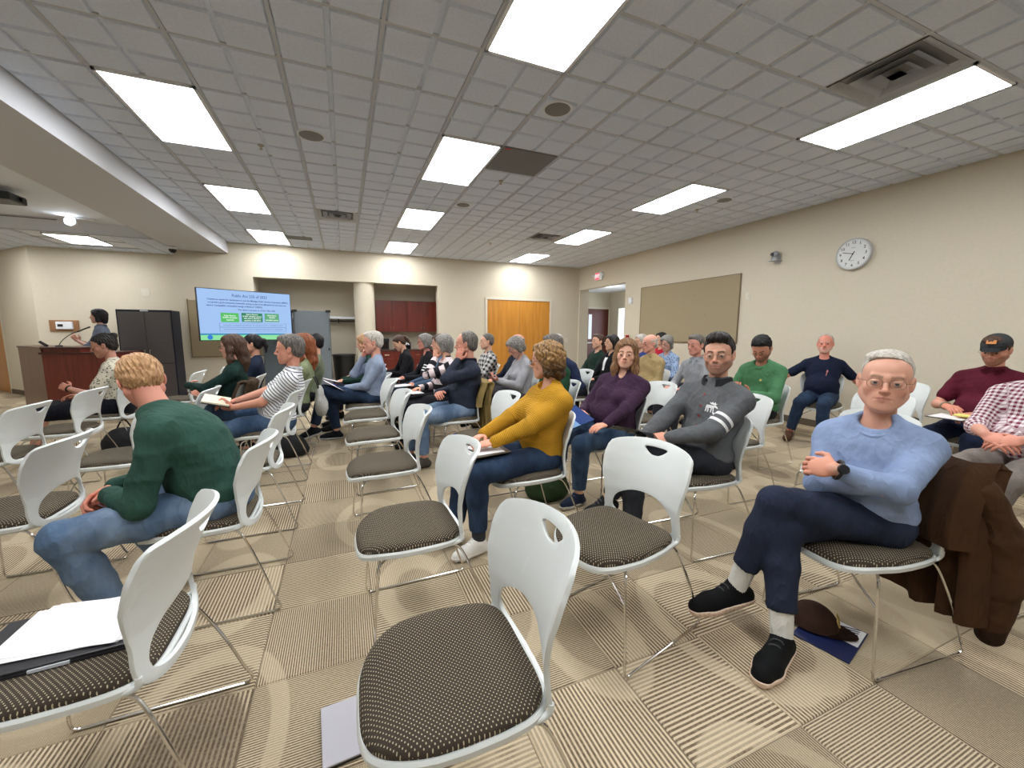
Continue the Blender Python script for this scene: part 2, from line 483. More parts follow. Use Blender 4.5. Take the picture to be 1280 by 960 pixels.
wall_box('wall_left', XL-0.15, XL, YF, 14.3, 0, CEIL+0.2)
wall_box('wall_front', XL-0.15, XR+0.16, YF-0.15, YF, 0, CEIL+0.2)
bm = B()
def slab(bm, p, q, th, z0, z1):
    p = Vector((p[0], p[1], 0)); q = Vector((q[0], q[1], 0)); d = (q-p); L = d.length; a = math.atan2(d.y, d.x)
    n = Vector((-d.y, d.x, 0)).normalized()
    c = (p+q)/2+n*th/2
    add_box(bm, (c.x, c.y, (z0+z1)/2), (L, th, z1-z0), a)
slab(bm, (-5.56, 10.98), (-6.72, 12.2), -0.15, 0, 3.1); struct('wall_corner', bm, WALL)
bm = B(); slab(bm, (-7.7, 13.3), (-6.72, 12.2), 0.15, 2.2, 3.1); struct('trim_7', bm, WALL)
bm = B(); slab(bm, (-6.79, 12.28), (-6.72, 12.2), 0.17, 0, 2.2); slab(bm, (-7.7, 13.3), (-7.62, 13.22), 0.17, 0, 2.2); slab(bm, (-7.7, 13.3), (-6.72, 12.2), 0.17, 2.12, 2.2)
d1 = struct('door_1', bm, TRIMW)
bm = B(); slab(bm, (-7.62, 13.22), (-6.79, 12.28), 0.05, 0.01, 2.12); obj('door_leaf', bm, OAK, d1)
# baseboards
def bb(name, x0, x1, y0, y1): wall_box(name, x0, x1, y0, y1, 0.0, 0.1, BASEB)
bb('baseboard_right', XR-0.012, XR, YF, 8.21); bb('baseboard_back', 2.24, 3.5, YB-0.012, YB); bb('baseboard_back_right', 5.48, XR, YB-0.012, YB)
bb('baseboard_screen', -3.08, -1.75, YB-0.012, YB); bb('baseboard_niche', -1.75, 2.36, 11.308, 11.32); bb('baseboard_left', -5.56, -3.08, 10.968, 10.98)
bm = B(); slab(bm, (-5.56, 10.98), (-6.72, 12.2), 0.012, 0, 0.1); struct('baseboard_corner', bm, BASEB)

# column in the niche
t = thing('column', 'round cream column at the edge of the niche', 'column', (0.50, 10.58, 0))
bm = B(); add_cyl(bm, (0, 0, 0), (0, 0, 2.75), 0.235, 0.235, 48); obj('column_shaft', bm, WALL, t, True)
bm = B(); add_cyl(bm, (0, 0, 0), (0, 0, 0.1), 0.247, 0.247, 48); obj('column_base', bm, BASEB, t, True)

# wall cabinets and counter in the niche
def cabinet_doors(parent, x0, x1, n, z0, z1, y, handle_low):
    wdt = (x1-x0)/n
    for i in range(n):
        bm = B(); box(bm, x0+wdt*i+0.004, x0+wdt*(i+1)-0.004, y-0.02, y, z0+0.004, z1-0.004, 0.002)
        d = obj('door', bm, CHERRY, parent)
        hx = x0+wdt*(i+1)-0.03 if i % 2 == 0 else x0+wdt*i+0.03
        hz = z0+0.09 if handle_low else z1-0.09
        bm = B(); add_tube(bm, [(hx, y-0.02, hz-0.05), (hx, y-0.045, hz-0.04), (hx, y-0.045, hz+0.04), (hx, y-0.02, hz+0.05)], 0.004, 6)
        obj('handle', bm, BRASS, d, True)
t = thing('wall_cabinet', 'dark cherry wall cabinet run high in the niche', 'cabinet', (0, 10.98, 1.37))
bm = B(); box(bm, 0.78, 2.35, 0.0, 0.33, 0.0, 0.80); obj('body', bm, CHERRY, t)
cabinet_doors(t, 0.78, 2.35, 4, 0.0, 0.80, 0.0, True)
t = thing('base_cabinet', 'cherry base cabinet with drawers below the counter', 'cabinet', (0, 10.72, 0))
bm = B(); box(bm, 0.80, 2.35, 0.0, 0.58, 0.09, 0.87); obj('body', bm, CHERRY, t)
for i in range(4):
    x0 = 0.80+i*0.3875
    bm = B(); box(bm, x0+0.004, x0+0.3835, -0.02, 0, 0.70, 0.865, 0.002); d = obj('drawer', bm, CHERRY, t)
    bm = B(); add_tube(bm, [(x0+0.14, -0.02, 0.78), (x0+0.145, -0.045, 0.78), (x0+0.245, -0.045, 0.78), (x0+0.25, -0.02, 0.78)], 0.004, 6); obj('handle', bm, BRASS, d, True)
    bm = B(); box(bm, x0+0.004, x0+0.3835, -0.02, 0, 0.10, 0.69, 0.002); obj('door', bm, CHERRY, t)
bm = B(); box(bm, 0.78, 2.36, 10.69, 11.32, 0.87, 0.91, 0.004); o = obj('worktop', bm, plain('dark_worktop', srgb(70, 40, 34), 0.3)); tag(o, 'dark worktop on the cherry base cabinet', 'worktop')
t = thing('cup_rack', 'black rack of white cups on the worktop', 'rack', (1.42, 10.95, 0.91))
bm = B(); box(bm, -0.2, 0.2, -0.10, 0.10, 0, 0.012); box(bm, -0.2, 0.2, -0.10, 0.1, 0.10, 0.112); box(bm, -0.2, 0.2, 0.09, 0.10, 0, 0.2); box(bm, -0.2, -0.19, -0.1, 0.1, 0, 0.2); box(bm, 0.19, 0.2, -0.1, 0.1, 0, 0.2); obj('rack_frame', bm, BLACK, t)
cup0 = None
for i in range(5):
    bm = B(); add_cyl(bm, (-0.15+0.075*i, -0.13, 0.155), (-0.15+0.075*i, -0.02, 0.155), 0.034, 0.028, 20); obj('cup', bm, WHITE_P, t, True)
t = thing('coffee_machine', 'small black coffee machine at the left end of the worktop', 'coffee machine', (0.98, 10.98, 0.91))
bm = B(); box(bm, -0.1, 0.1, -0.1, 0.12, 0, 0.03, 0.005); box(bm, -0.1, 0.1, 0.02, 0.12, 0.03, 0.25, 0.008); box(bm, -0.1, 0.1, -0.1, 0.12, 0.2, 0.29, 0.012); obj('housing', bm, BLACK, t)
bm = B(); add_cyl(bm, (0, -0.04, 0.03), (0, -0.04, 0.14), 0.05, 0.042, 20); obj('coffee_pot', bm, plain('dark_glass', srgb(40, 20, 16), 0.1), t, True)

# double oak doors on the back wall
d2 = bpy.data.objects.new('door_2', None); C.objects.link(d2); d2['kind'] = 'structure'; d2.location = (4.49, YB, 0)
bm = B(); W = 0.935; H = 2.235
box(bm, -W-0.055, -W, -0.03, 0.02, 0, H+0.055); box(bm, W, W+0.055, -0.03, 0.02, 0, H+0.055); box(bm, -W, W, -0.03, 0.02, H, H+0.055); obj('door_frame', bm, TRIMW, d2)
for s in (-1, 1):
    bm = B(); box(bm, min(s*0.003, s*W), max(s*0.003, s*W), -0.012, 0.0, 0.012, H-0.003, 0.002); lf = obj('door_leaf', bm, OAK, d2)
    for z in (0.25, 1.15, 2.0):
        bm = B(); add_cyl(bm, (s*(W+0.004), -0.016, z-0.05), (s*(W+0.004), -0.016, z+0.05), 0.008, seg=10); obj('hinge', bm, BRASS, lf, True)
    bm = B(); add_cyl(bm, (s*0.07, -0.012, 1.02), (s*0.07, -0.02, 1.02), 0.025, seg=16); add_tube(bm, [(s*0.07, -0.02, 1.02), (s*0.07, -0.05, 1.02), (s*0.17, -0.052, 1.02)], 0.008, 8); obj('lever', bm, BRASS, lf, True)

# vestibule beyond the opening in the right wall
VX = XR+0.16
wall_box('wall_vestibule_back', VX-0.1, 8.76, 12.1, 12.25, 0, 3.0)
wall_box('wall_vestibule_left', XR+0.02, XR+0.30, 10.36, 12.1, 0, 3.0)
wall_box('ceiling_vestibule', VX, 9.4, 7.2, 12.3, 2.75, 2.8, WHITE_P)
wall_box('wall_vestibule_front', VX, 9.4, 7.2, 7.3, 0, 2.8)
VW = 8.76
wall_box('wall_vestibule_right', VW, VW+0.12, 7.3, 9.5, 0, 2.8)
wall_box('trim_8', VW, VW+0.12, 11.65, 12.25, 0, 2.8, WALL)
wall_box('trim_9', VW, VW+0.12, 9.5, 11.65, 2.25, 2.8, WALL)
d3 = bpy.data.objects.new('door_3', None); C.objects.link(d3); d3['kind'] = 'structure'; d3.location = (8.24, 12.1, 0)
bm = B(); box(bm, -0.53, -0.46, -0.03, 0.0, 0, 2.26); box(bm, 0.46, 0.53, -0.03, 0.0, 0, 2.26); box(bm, -0.46, 0.46, -0.03, 0, 2.19, 2.26); obj('door_frame', bm, TRIMW, d3)
bm = B(); box(bm, -0.46, -0.36, -0.02, 0.0, 0.01, 2.19); box(bm, -0.22, 0.46, -0.02, 0, 0.01, 2.19); box(bm, -0.36, -0.22, -0.02, 0, 0.01, 1.15); box(bm, -0.36, -0.22, -0.02, 0, 2.0, 2.19); lf = obj('door_leaf', bm, DARKC, d3)
bm = B(); box(bm, -0.36, -0.22, -0.012, -0.006, 1.15, 2.0); obj('door_glass', bm, emit('daylit_glass', (0.85, 0.95, 1, 1), 0.35), lf)
bm = B(); add_tube(bm, [(-0.42, -0.05, 1.02), (0.40, -0.05, 1.02)], 0.022, 8); add_tube(bm, [(-0.42, -0.02, 1.02), (-0.42, -0.05, 1.02)], 0.02, 8); add_tube(bm, [(0.4, -0.02, 1.02), (0.4, -0.05, 1.02)], 0.02, 8); obj('push_bar', bm, WHITE_P, lf, True)
w1 = bpy.data.objects.new('window_1', None); C.objects.link(w1); w1['kind'] = 'structure'; w1.location = (VW, 10.62, 0)
bm = B()
for y in (-1.0, -0.33, 0.33, 0.95): box(bm, -0.02, 0.10, y, y+0.05, 0, 2.25)
box(bm, -0.02, 0.10, -1.0, 1.0, 2.2, 2.25); box(bm, -0.02, 0.1, -1.0, 1.0, 0.0, 0.1); obj('window_frame', bm, TRIMW, w1)
for y in (-0.95, -0.28, 0.38):
    bm = B(); box(bm, 0.03, 0.036, y, y+0.6, 0.1, 2.2); obj('pane', bm, GLASSM, w1)
wl = bpy.data.lights.new('daylight', 'AREA'); wl.energy = 14; wl.size = 1.9; wl.color = (0.85, 0.94, 1)
wo = bpy.data.objects.new('daylight', wl); C.objects.link(wo); wo.location = (VW+0.5, 10.5, 1.4); wo.rotation_euler = (0, PI/2, 0)
vl = bpy.data.lights.new('vestibule_lamp', 'POINT'); vl.energy = 5; vl.shadow_soft_size = 0.15
vo = bpy.data.objects.new('vestibule_lamp', vl); C.objects.link(vo); vo.location = (7.4, 10.3, 2.6)

# things on the right wall
t = thing('tack_board', 'large tan fabric tack board on the right wall', 'board', (XR-0.002, 6.34, 0))
bm = B(); box(bm, -0.022, 0, -1.26, 1.26, 1.20, 2.385, 0.003); obj('board_panel', bm, CORK, t)
bm = B()
for y in (-1.27, 1.26): box(bm, -0.026, 0, y, y+0.012, 1.19, 2.395)
box(bm, -0.026, 0, -1.27, 1.27, 1.185, 1.2); box(bm, -0.026, 0, -1.27, 1.27, 2.385, 2.397); obj('board_edge', bm, plain('board_edge', srgb(120, 104, 76), 0.6), t)
for yy, zz in ((-0.55, 1.72), (-0.28, 2.1)):
    bm = B(); add_cyl(bm, (-0.03, yy, zz), (-0.02, yy, zz), 0.006, seg=10); obj('push_pin', bm, BASEB, t)
t = thing('wall_clock', 'round white faced wall clock with black numerals', 'clock', (XR, 3.40, 2.43))
bm = B(); add_cyl(bm, (0, 0, 0), (-0.05, 0, 0), 0.205, 0.205, 64)
obj('clock_case', bm, plain('clock_grey', srgb(196, 197, 198), 0.35), t, True)
bm = B(); pts = [(-0.05, 0.197*math.cos(a), 0.197*math.sin(a)) for a in [2*PI*i/64 for i in range(64)]]; add_tube(bm, pts, 0.010, 8, True); obj('rim', bm, plain('clock_rim', srgb(188, 189, 190), 0.3), t, True)
bm = B(); add_cyl(bm, (-0.05, 0, 0), (-0.052, 0, 0), 0.19, 0.19, 64); obj('dial', bm, plain('dial_white', srgb(222, 224, 224), 0.06), t)
FR = (PI/2, 0, -PI/2)     # text that faces -x
for n in range(1, 13):
    a = PI/2-n*PI/6
    text_obj('numeral', str(n), 0.052, BLACK, t, (-0.0535, -0.148*math.cos(a), 0.148*math.sin(a)), FR, bold=0.0008)
bm = B()
for i in range(60):
    a = 2*PI*i/60; add_box(bm, (-0.0532, 0.178*math.cos(a), 0.178*math.sin(a)), (0.0006, 0.010, 0.002), rot=Matrix.Rotation(a, 3, 'X'))
obj('minute_marks', bm, BLACK, t)
text_obj('dial_print', 'atom', 0.024, BLACK, t, (-0.0535, 0, 0.082), FR)
text_obj('dial_print', 'quartz', 0.018, BLACK, t, (-0.0535, 0, -0.085), FR)
for a, L, wd in ((math.radians(-115), 0.09, 0.011), (math.radians(165), 0.13, 0.008), (math.radians(60), 0.035, 0.012)):
    bm = B(); add_box(bm, (-0.056, -math.cos(a)*L/2, math.sin(a)*L/2), (0.001, L, wd), rot=Matrix.Rotation(PI-a, 3, 'X')); obj('hand', bm, BLACK, t)
bm = B(); add_cyl(bm, (-0.053, 0, 0), (-0.06, 0, 0), 0.009, seg=16); obj('hub', bm, BLACK, t)
t = thing('wall_camera', 'small grey conference camera on a wall bracket beside the clock', 'camera', (XR, 4.46, 2.585))
bm = B(); box(bm, -0.14, 0, -0.07, 0.07, -0.085, -0.075); box(bm, -0.006, 0, -0.04, 0.04, -0.12, -0.0); obj('bracket', bm, GRID_C, t)
bm = B(); add_cyl(bm, (-0.07, 0, -0.075), (-0.07, 0, -0.03), 0.06, 0.05, 24); obj('camera_base', bm, plain('camera_grey', srgb(150, 152, 156), 0.4), t, True)
bm = B(); bmesh.ops.create_uvsphere(bm, u_segments=24, v_segments=14, radius=0.055, matrix=Matrix.Translation((-0.07, 0, 0.015))); obj('camera_head', bm, plain('camera_grey', srgb(150, 152, 156), 0.4), t, True)
bm = B(); add_cyl(bm, (-0.1, 0.01, 0.015), (-0.137, 0.016, 0.015), 0.028, 0.024, 20); obj('camera_lens', bm, BLACK, t, True)
t = thing('exit_sign', 'red and white lit exit sign above the side opening', 'sign', (XR, 9.3, 2.86))
bm = B(); box(bm, -0.06, 0, -0.16, 0.16, -0.10, 0.10, 0.006); obj('sign_housing', bm, WHITE_P, t)
bm = B(); box(bm, -0.064, -0.06, -0.045, 0.13, -0.085, 0.085); obj('sign_face', bm, emit('red_sign', (1, 0.06, 0.1, 1), .6), t)
text_obj('sign_letters', 'EXIT', 0.12, emit('sign_white', (1, 0.85, 0.85, 1), .6), t, (-0.066, 0.03, 0), FR, bold=0.003, maxw=0.2)
for s in (-1, 1):
    bm = B(); add_cyl(bm, (-0.03, s*0.17, 0.03), (-0.09, s*0.235, 0.02), 0.03, 0.038, 16); obj('emergency_lamp', bm, WHITE_P, t, True)
def plate(name, label, cat, x, y, z, sy, sz, mat, depth=0.02):
    t = thing(name, label, cat, (x, y, z))
    bm = B(); box(bm, -depth, 0, -sy/2, sy/2, -sz/2, sz/2, 0.003); obj('plate', bm, mat, t)
    bm = B(); box(bm, -depth-0.006, -depth, -sy/5, sy/5, -sz/4, sz/4, 0.001); obj('button', bm, mat, t)
plate('fire_strobe', 'white fire strobe on the wall right of the side opening', 'alarm', XR, 7.98, 2.13, 0.11, 0.14, WHITE_P, 0.045)
plate('wall_switch', 'beige wall plate just right of the tack board', 'wall plate', XR, 4.93, 2.0, 0.08, 0.12, TRIMW, 0.008)
plate('fire_alarm_pull', 'red fire alarm pull station right of the side opening', 'alarm', XR, 8.05, 1.25, 0.09, 0.13, plain('alarm_red', srgb(150, 20, 24), 0.4), 0.04)
t = thing('wall_switch', 'beige switch plate between the oak doors and the corner', 'wall plate', (5.98, YB, 1.15))
bm = B(); box(bm, -0.06, 0.06, -0.008, 0, -0.06, 0.06, 0.002); obj('plate', bm, TRIMW, t)
bm = B(); box(bm, -0.02, -0.01, -0.014, -0.008, -0.015, 0.015); box(bm, 0.01, 0.02, -0.014, -0.008, -0.015, 0.015); obj('switch', bm, TRIMW, t)

# things at the left end
t = thing('wall_thermostat', 'white thermostat on a small wooden plaque', 'thermostat', (-5.18, 10.98, 1.46))
bm = B(); box(bm, -0.20, 0.24, -0.02, 0, -0.11, 0.11, 0.003); obj('plaque', bm, wood('plaque_wood', srgb(140, 100, 70), srgb(160, 118, 84)), t)
bm = B(); box(bm, -0.09, 0.16, -0.06, -0.02, -0.07, 0.08, 0.01); obj('housing', bm, WHITE_P, t)
bm = B(); box(bm, -0.06, 0.02, -0.063, -0.06, -0.02, 0.03); obj('display', bm, BLACK, t)
t = thing('wall_switch', 'beige plate high on the wall above the speaker', 'wall plate', (-3.82, 10.98, 2.17))
bm = B(); box(bm, -0.07, 0.07, -0.01, 0, -0.08, 0.08, 0.003); obj('plate', bm, TRIMW, t)
bm = B(); box(bm, -0.02, 0.02, -0.014, -0.01, -0.03, 0.03); obj('switch', bm, TRIMW, t)
t = thing('storage_cabinet', 'tall dark grey metal double door storage cabinet', 'cabinet', (-3.5, 9.9, 0))
bm = B(); box(bm, -0.42, 0.42, 0.0, 0.45, 0.06, 1.76); box(bm, -0.42, 0.42, 0.02, 0.43, 0, 0.06); obj('body', bm, CABS, t)
bm = B(); box(bm, -0.42, 0.42, -0.004, 0.0, 1.73, 1.765); box(bm, -0.42, -0.40, -0.004, 0.0, 0.05, 1.73); obj('face_frame', bm, CABS, t)
for s in (-1, 1):
    bm = B(); box(bm, min(s*0.004, s*0.395), max(s*0.004, s*0.395), -0.022, 0.0, 0.74, 1.725, 0.003); d = obj('door', bm, CABM, t)
    bm = B(); add_tube(bm, [(s*0.04, -0.022, 0.84), (s*0.04, -0.05, 0.86), (s*0.04, -0.05, 0.98), (s*0.04, -0.022, 1.0)], 0.007, 8); obj('handle', bm, BRASS, d, True)
    bm = B(); box(bm, min(s*0.004, s*0.395), max(s*0.004, s*0.395), -0.022, 0.0, 0.08, 0.725, 0.003); obj('lower_door', bm, CABM, t)
bm = B(); box(bm, -0.06, 0.06, -0.006, 0.0, 1.735, 1.758); obj('name_plate', bm, GRID_C, t)
# grey portable partition
def partition(label, x0, x1, y, h, mat):
    t = thing('partition_panel', label, 'partition', ((x0+x1)/2, y, 0)); hw = (x1-x0)/2
    bm = B(); box(bm, -hw+0.02, hw-0.02, -0.02, 0.02, 0.06, h-0.02, 0.004); obj('fabric_panel', bm, mat, t)
    for s in (-1, 1):
        bm = B(); box(bm, s*hw-0.015 if s > 0 else -hw, s*hw if s > 0 else -hw+0.015, -0.03, 0.03, 0.03, h-0.03); obj('edge_rail', bm, plain('partition_rail', srgb(88, 94, 100), 0.5), t)
        bm = B(); box(bm, s*(hw-0.03)-0.05, s*(hw-0.03)+0.05, -0.035, 0.035, h-0.05, h, 0.006); obj('corner_cap', bm, BLACK, t)
        bm = B(); box(bm, s*(hw-0.04)-0.04, s*(hw-0.04)+0.04, -0.2, 0.2, 0.0, 0.05, 0.008); obj('foot', bm, BLACK, t)
    bm = B(); box(bm, hw-0.06, hw-0.03, -0.045, -0.02, 0.95, 1.0); obj('latch', bm, BLACK, t)
partition('tall grey fabric partition standing right of the wall screen', -1.0, -0.27, 10.02, 1.84, GREYFAB)
partition('darker grey partition panel half hidden behind the wall screen', -1.62, -1.02, 10.12, 1.82, plain('grey_partition_dark', srgb(84, 92, 98), 0.9, 0, 300, 0.3))
# trash bin and coat shelf
t = thing('trash_bin', 'large black round plastic trash bin beside the column', 'bin', (-0.02, 10.72, 0))
bm = B(); add_cyl(bm, (0, 0, 0), (0, 0, 0.80), 0.20, 0.26, 32); obj('bin_body', bm, BLACK, t, True)
bm = B(); add_tube(bm, [(0.265*math.cos(a), 0.265*math.sin(a), 0.8) for a in [2*PI*i/32 for i in range(32)]], 0.016, 8, True); obj('rim', bm, BLACK, t, True)
t = thing('coat_shelf', 'white wall shelf with a dark coat rail in the niche', 'shelf', (-0.2, 11.32, 1.68))
bm = B(); box(bm, -1.3, 0.9, -0.32, 0, 0.0, 0.06, 0.004); obj('shelf_board', bm, WHITE_P, t)
bm = B(); add_tube(bm, [(-1.3, -0.25, -0.06), (0.9, -0.25, -0.06)], 0.016, 10)
for x in (-1.2, 0.1, 0.8): box(bm, x-0.015, x+0.015, -0.3, 0, -0.10, 0.0)
obj('coat_rail', bm, BLACK, t)
bm = B()
for i in range(4): add_tube(bm, [(0.5+0.05*i, -0.25, -0.04), (0.5+0.05*i, -0.27, -0.08), (0.44+0.05*i, -0.27, -0.16), (0.62+0.05*i, -0.25, -0.17), (0.5+0.05*i, -0.27, -0.08)], 0.005, 6)
obj('hangers', bm, BLACK, t)['kind'] = 'stuff'
t = thing('tack_board', 'tan tack board on the wall below the screen', 'board', (-2.3, YB, 0))
bm = B(); box(bm, -0.62, 0.68, -0.02, 0, 0.84, 2.0, 0.003); obj('board_panel', bm, CORK, t)
bm = B(); box(bm, -0.64, -0.62, -0.024, 0, 0.82, 2.02); box(bm, -0.64, 0.68, -0.024, 0, 0.82, 0.84); obj('board_edge', bm, plain('board_edge', srgb(120, 104, 76), 0.6), t)

# desk of the speaker
def prism(bm, poly, z0, z1):
    a = [bm.verts.new((x, y, z0)) for x, y in poly]; b = [bm.verts.new((x, y, z1)) for x, y in poly]
    bm.faces.new(a[::-1]); bm.faces.new(b)
    n = len(poly)
    for i in range(n): bm.faces.new((a[i], a[(i+1) % n], b[(i+1) % n], b[i]))
DL, DM, DR = Vector((-5.06, 9.44)), Vector((-4.31, 8.51)), Vector((-3.40, 8.22))
t = thing('presenter_desk', 'long cherry wood presenter desk at the front of the room', 'desk', (-4.31, 8.51, 0))
def off(v): v = Vector(v)-DM; return (v.x, v.y)
nrm = Vector((-(DR-DM).y, (DR-DM).x)).normalized()*-1
if nrm.y < 0: nrm = -nrm
nb = nrm*0.62
bm = B(); prism(bm, [off(DM), off(DR), off(DR+nb), off(DM+nb)], 0.0, 1.00); obj('front_panel', bm, CHERRY, t)
bm = B(); prism(bm, [off(DL), off(DM+Vector((-0.004, 0.004))), off(DM+nb*0.9), off(DL+nb*0.5)], 0.0, 1.08); obj('end_panel', bm, wood('brown_laminate', srgb(92, 62, 50), srgb(108, 76, 60)), t)
dn = (DR-DM).normalized()
bm = B(); prism(bm, [off(DM-dn*0.02-nb*0.04), off(DR+dn*0.02-nb*0.04), off(DR+dn*0.02+nb*1.03), off(DM-dn*0.02+nb*1.03)], 1.00, 1.03); obj('desk_top', bm, plain('desk_top_dark', srgb(70, 26, 20), 0.3), t)
bm = B(); prism(bm, [off(DL-nb*0.03), off(DM-nb*0.03), off(DM+dn*0.55-nb*0.03), off(DM+dn*0.55+nb*0.9), off(DM+nb), off(DL+nb*0.55)], 1.08, 1.11); obj('raised_top', bm, plain('desk_top_dark', srgb(70, 26, 20), 0.3), t)
bm = B(); prism(bm, [off(DM+nb*.03), off(DM+dn*0.53+nb*.03), off(DM+dn*0.53+nb*0.85), off(DM+nb*.9)], 1.03, 1.08); obj('riser', bm, CHERRY, t)
t = thing('gooseneck_microphone', 'thin black gooseneck microphone rising from the desk', 'microphone', (-4.17, 8.66, 1.11))
bm = B(); add_cyl(bm, (0, 0, 0), (0, 0, 0.025), 0.045, 0.04, 20); obj('mic_base', bm, BLACK, t, True)
gn = catmull([(0, 0, 0.02), (0.04, 0, 0.09), (0.12, 0, 0.17), (0.2, 0, 0.22), (0.27, 0, 0.25)], 6)
bm = B(); add_tube(bm, gn, 0.006, 8); obj('gooseneck', bm, BLACK, t, True)
bm = B(); add_cyl(bm, (0.24, 0, 0.238), (0.40, 0, 0.315), 0.010, 0.013, 14); obj('mic_capsule', bm, BLACK, t, True)
t = thing('desk_remote', 'small black tilted device standing on the desk', 'device', (-4.42, 8.80, 1.11))
bm = B(); add_box(bm, (0, 0, 0.045), (0.04, 0.14, 0.02), rot=Matrix.Rotation(0.9, 3, 'X') @ Matrix.Rotation(0.9, 3, 'Z'), bev=0.004); obj('device_body', bm, BLACK, t)
bm = B(); box(bm, -0.03, 0.03, -0.03, 0.05, 0, 0.008); obj('device_foot', bm, BLACK, t)

# projector, lamp and dome camera under the tray
t = thing('projector', 'dark projector hanging under the white tray ceiling', 'projector', (-3.98, 7.55, TRAY))
bm = B(); box(bm, -0.25, 0.15, -0.17, 0.17, -0.17, -0.07, 0.02); obj('housing', bm, plain('projector_dark', srgb(34, 42, 46), 0.4), t)
bm = B(); add_cyl(bm, (-0.05, 0, -0.07), (-0.05, 0, 0), 0.03, seg=16); obj('mount_pole', bm, WHITE_P, t, True)
bm = B(); add_cyl(bm, (0.15, 0.05, -0.12), (0.18, 0.05, -0.12), 0.035, seg=20); obj('lens', bm, BLACK, t, True)
t = thing('projection_screen', 'long slim screen housing under the tray ceiling', 'screen', (-5.0, 9.20, TRAY))
bm = B(); box(bm, -1.2, 0.75, -0.02, 0.02, -0.03, 0, 0.004); obj('housing', bm, GRID_C, t)
bm = B(); box(bm, -1.2, 0.75, -0.022, -0.018, -0.03, -0.022); obj('slot', bm, BLACK, t)
t = thing('spotlight', 'bright round spotlight hanging under the tray ceiling', 'lamp', (-3.98, 9.0, TRAY))
bm = B(); add_cyl(bm, (0, 0, 0), (0, 0, -0.03), 0.012, seg=10); box(bm, 0.0, 0.3, -0.03, 0.03, -0.03, 0.0, 0.005); obj('lamp_arm', bm, WHITE_P, t)
bm = B(); add_cyl(bm, (0, 0.03, -0.08), (0, -0.05, -0.075), 0.07, 0.075, 24); obj('lamp_head', bm, WHITE_P, t, True)
bm = B(); add_cyl(bm, (0, -0.05, -0.075), (0, -0.056, -0.075), 0.062, 0.062, 24); obj('lamp_lens', bm, emit('spot_lens', (0.9, 0.95, 1, 1), 14), t, True)
t = thing('dome_camera', 'small white dome camera on the underside of the beam', 'camera', (-2.98, 9.95, LOW))
bm = B(); add_cyl(bm, (0, 0, 0), (0, 0, -0.05), 0.075, 0.07, 28); obj('camera_mount', bm, WHITE_P, t, True)
bm = B(); bmesh.ops.create_uvsphere(bm, u_segments=24, v_segments=14, radius=0.062, matrix=Matrix.Translation((0, 0, -0.06))); obj('dome', bm, BLACK, t, True)

# wall screen
t = thing('wall_screen', 'large flat screen showing a blue slide about a public act', 'screen', (-1.695, 9.30, 1.665), math.atan2(9.72-8.88, -1.0+2.38))
WS, HS = 1.60, 0.925
bm = B(); box(bm, -WS/2-0.012, WS/2+0.012, 0.0, 0.05, -HS/2-0.016, HS/2+0.012, 0.004); obj('screen_housing', bm, BLACK, t)
bm = B(); box(bm, -0.25, 0.25, 0.05, 0.10, -0.2, 0.2); add_tube(bm, [(0, 0.1, 0.05), (-0.35, 0.3, 0.05), (-0.15, 0.62, 0.05)], 0.025, 8); add_tube(bm, [(0, 0.1, -0.05), (-0.35, 0.3, -0.05), (-0.15, 0.62, -0.05)], 0.025, 8); obj('wall_mount', bm, BLACK, t)
scr = obj('screen_image', (lambda b: (box(b, -WS/2, WS/2, -0.003, 0.0, -HS/2, HS/2), b)[1])(B()), emit('slide_blue', srgb(160, 195, 242), TV_LIGHT), t)
def sl_rect(name, x0, x1, z0, z1, col, lift):
    bm = B(); box(bm, WS*(x0-0.5), WS*(x1-0.5), -0.0045-lift, -0.003, HS*(0.5-z1), HS*(0.5-z0)); return obj(name, bm, emit(name, col, TV_LIGHT), scr)
sl_rect('slide_band', 0, 1, 0.90, 1.0, srgb(140, 226, 160), 0); sl_rect('slide_stripe', 0, 1, 0.868, 0.90, srgb(45, 140, 185), 0)
sl_rect('slide_box', 0.21, 0.395, 0.455, 0.64, srgb(80, 190, 95), 0); sl_rect('slide_box', 0.425, 0.655, 0.445, 0.63, srgb(14, 128, 86), 0); sl_rect('slide_box', 0.68, 0.85, 0.44, 0.62, srgb(90, 168, 120), 0)
navy = emit('slide_navy', srgb(40, 60, 125), TV_LIGHT); wht = emit('slide_white', srgb(235, 250, 245), TV_LIGHT)
TF = (PI/2, 0, 0)
def sl_text(body, cx, cz, size, mat, maxw, bold=0.0):
    return text_obj('slide_text', body, size, mat, scr, (WS*(cx-0.5), -0.006, HS*(0.5-cz)), TF, bold=bold, maxw=maxw*WS)
sl_text('Public Act 233 of 2023', 0.53, 0.105, 0.075, navy, 0.38, 0.0006)
sl_text('Creates an option for developers to use the Michigan Public Service Commission (MPSC)', 0.53, 0.195, 0.042, navy, 0.88, 0.0009)
sl_text('to permit a grid-connected renewable energy project if an affected local unit does not', 0.52, 0.255, 0.042, navy, 0.85, 0.0009)
sl_text('have a "compatible renewable energy ordinance" (CREO)', 0.37, 0.315, 0.042, navy, 0.58, 0.0009)
sl_text('This option is present as of Nov. 29th, 2024', 0.60, 0.385, 0.042, navy, 0.42, 0.0007)
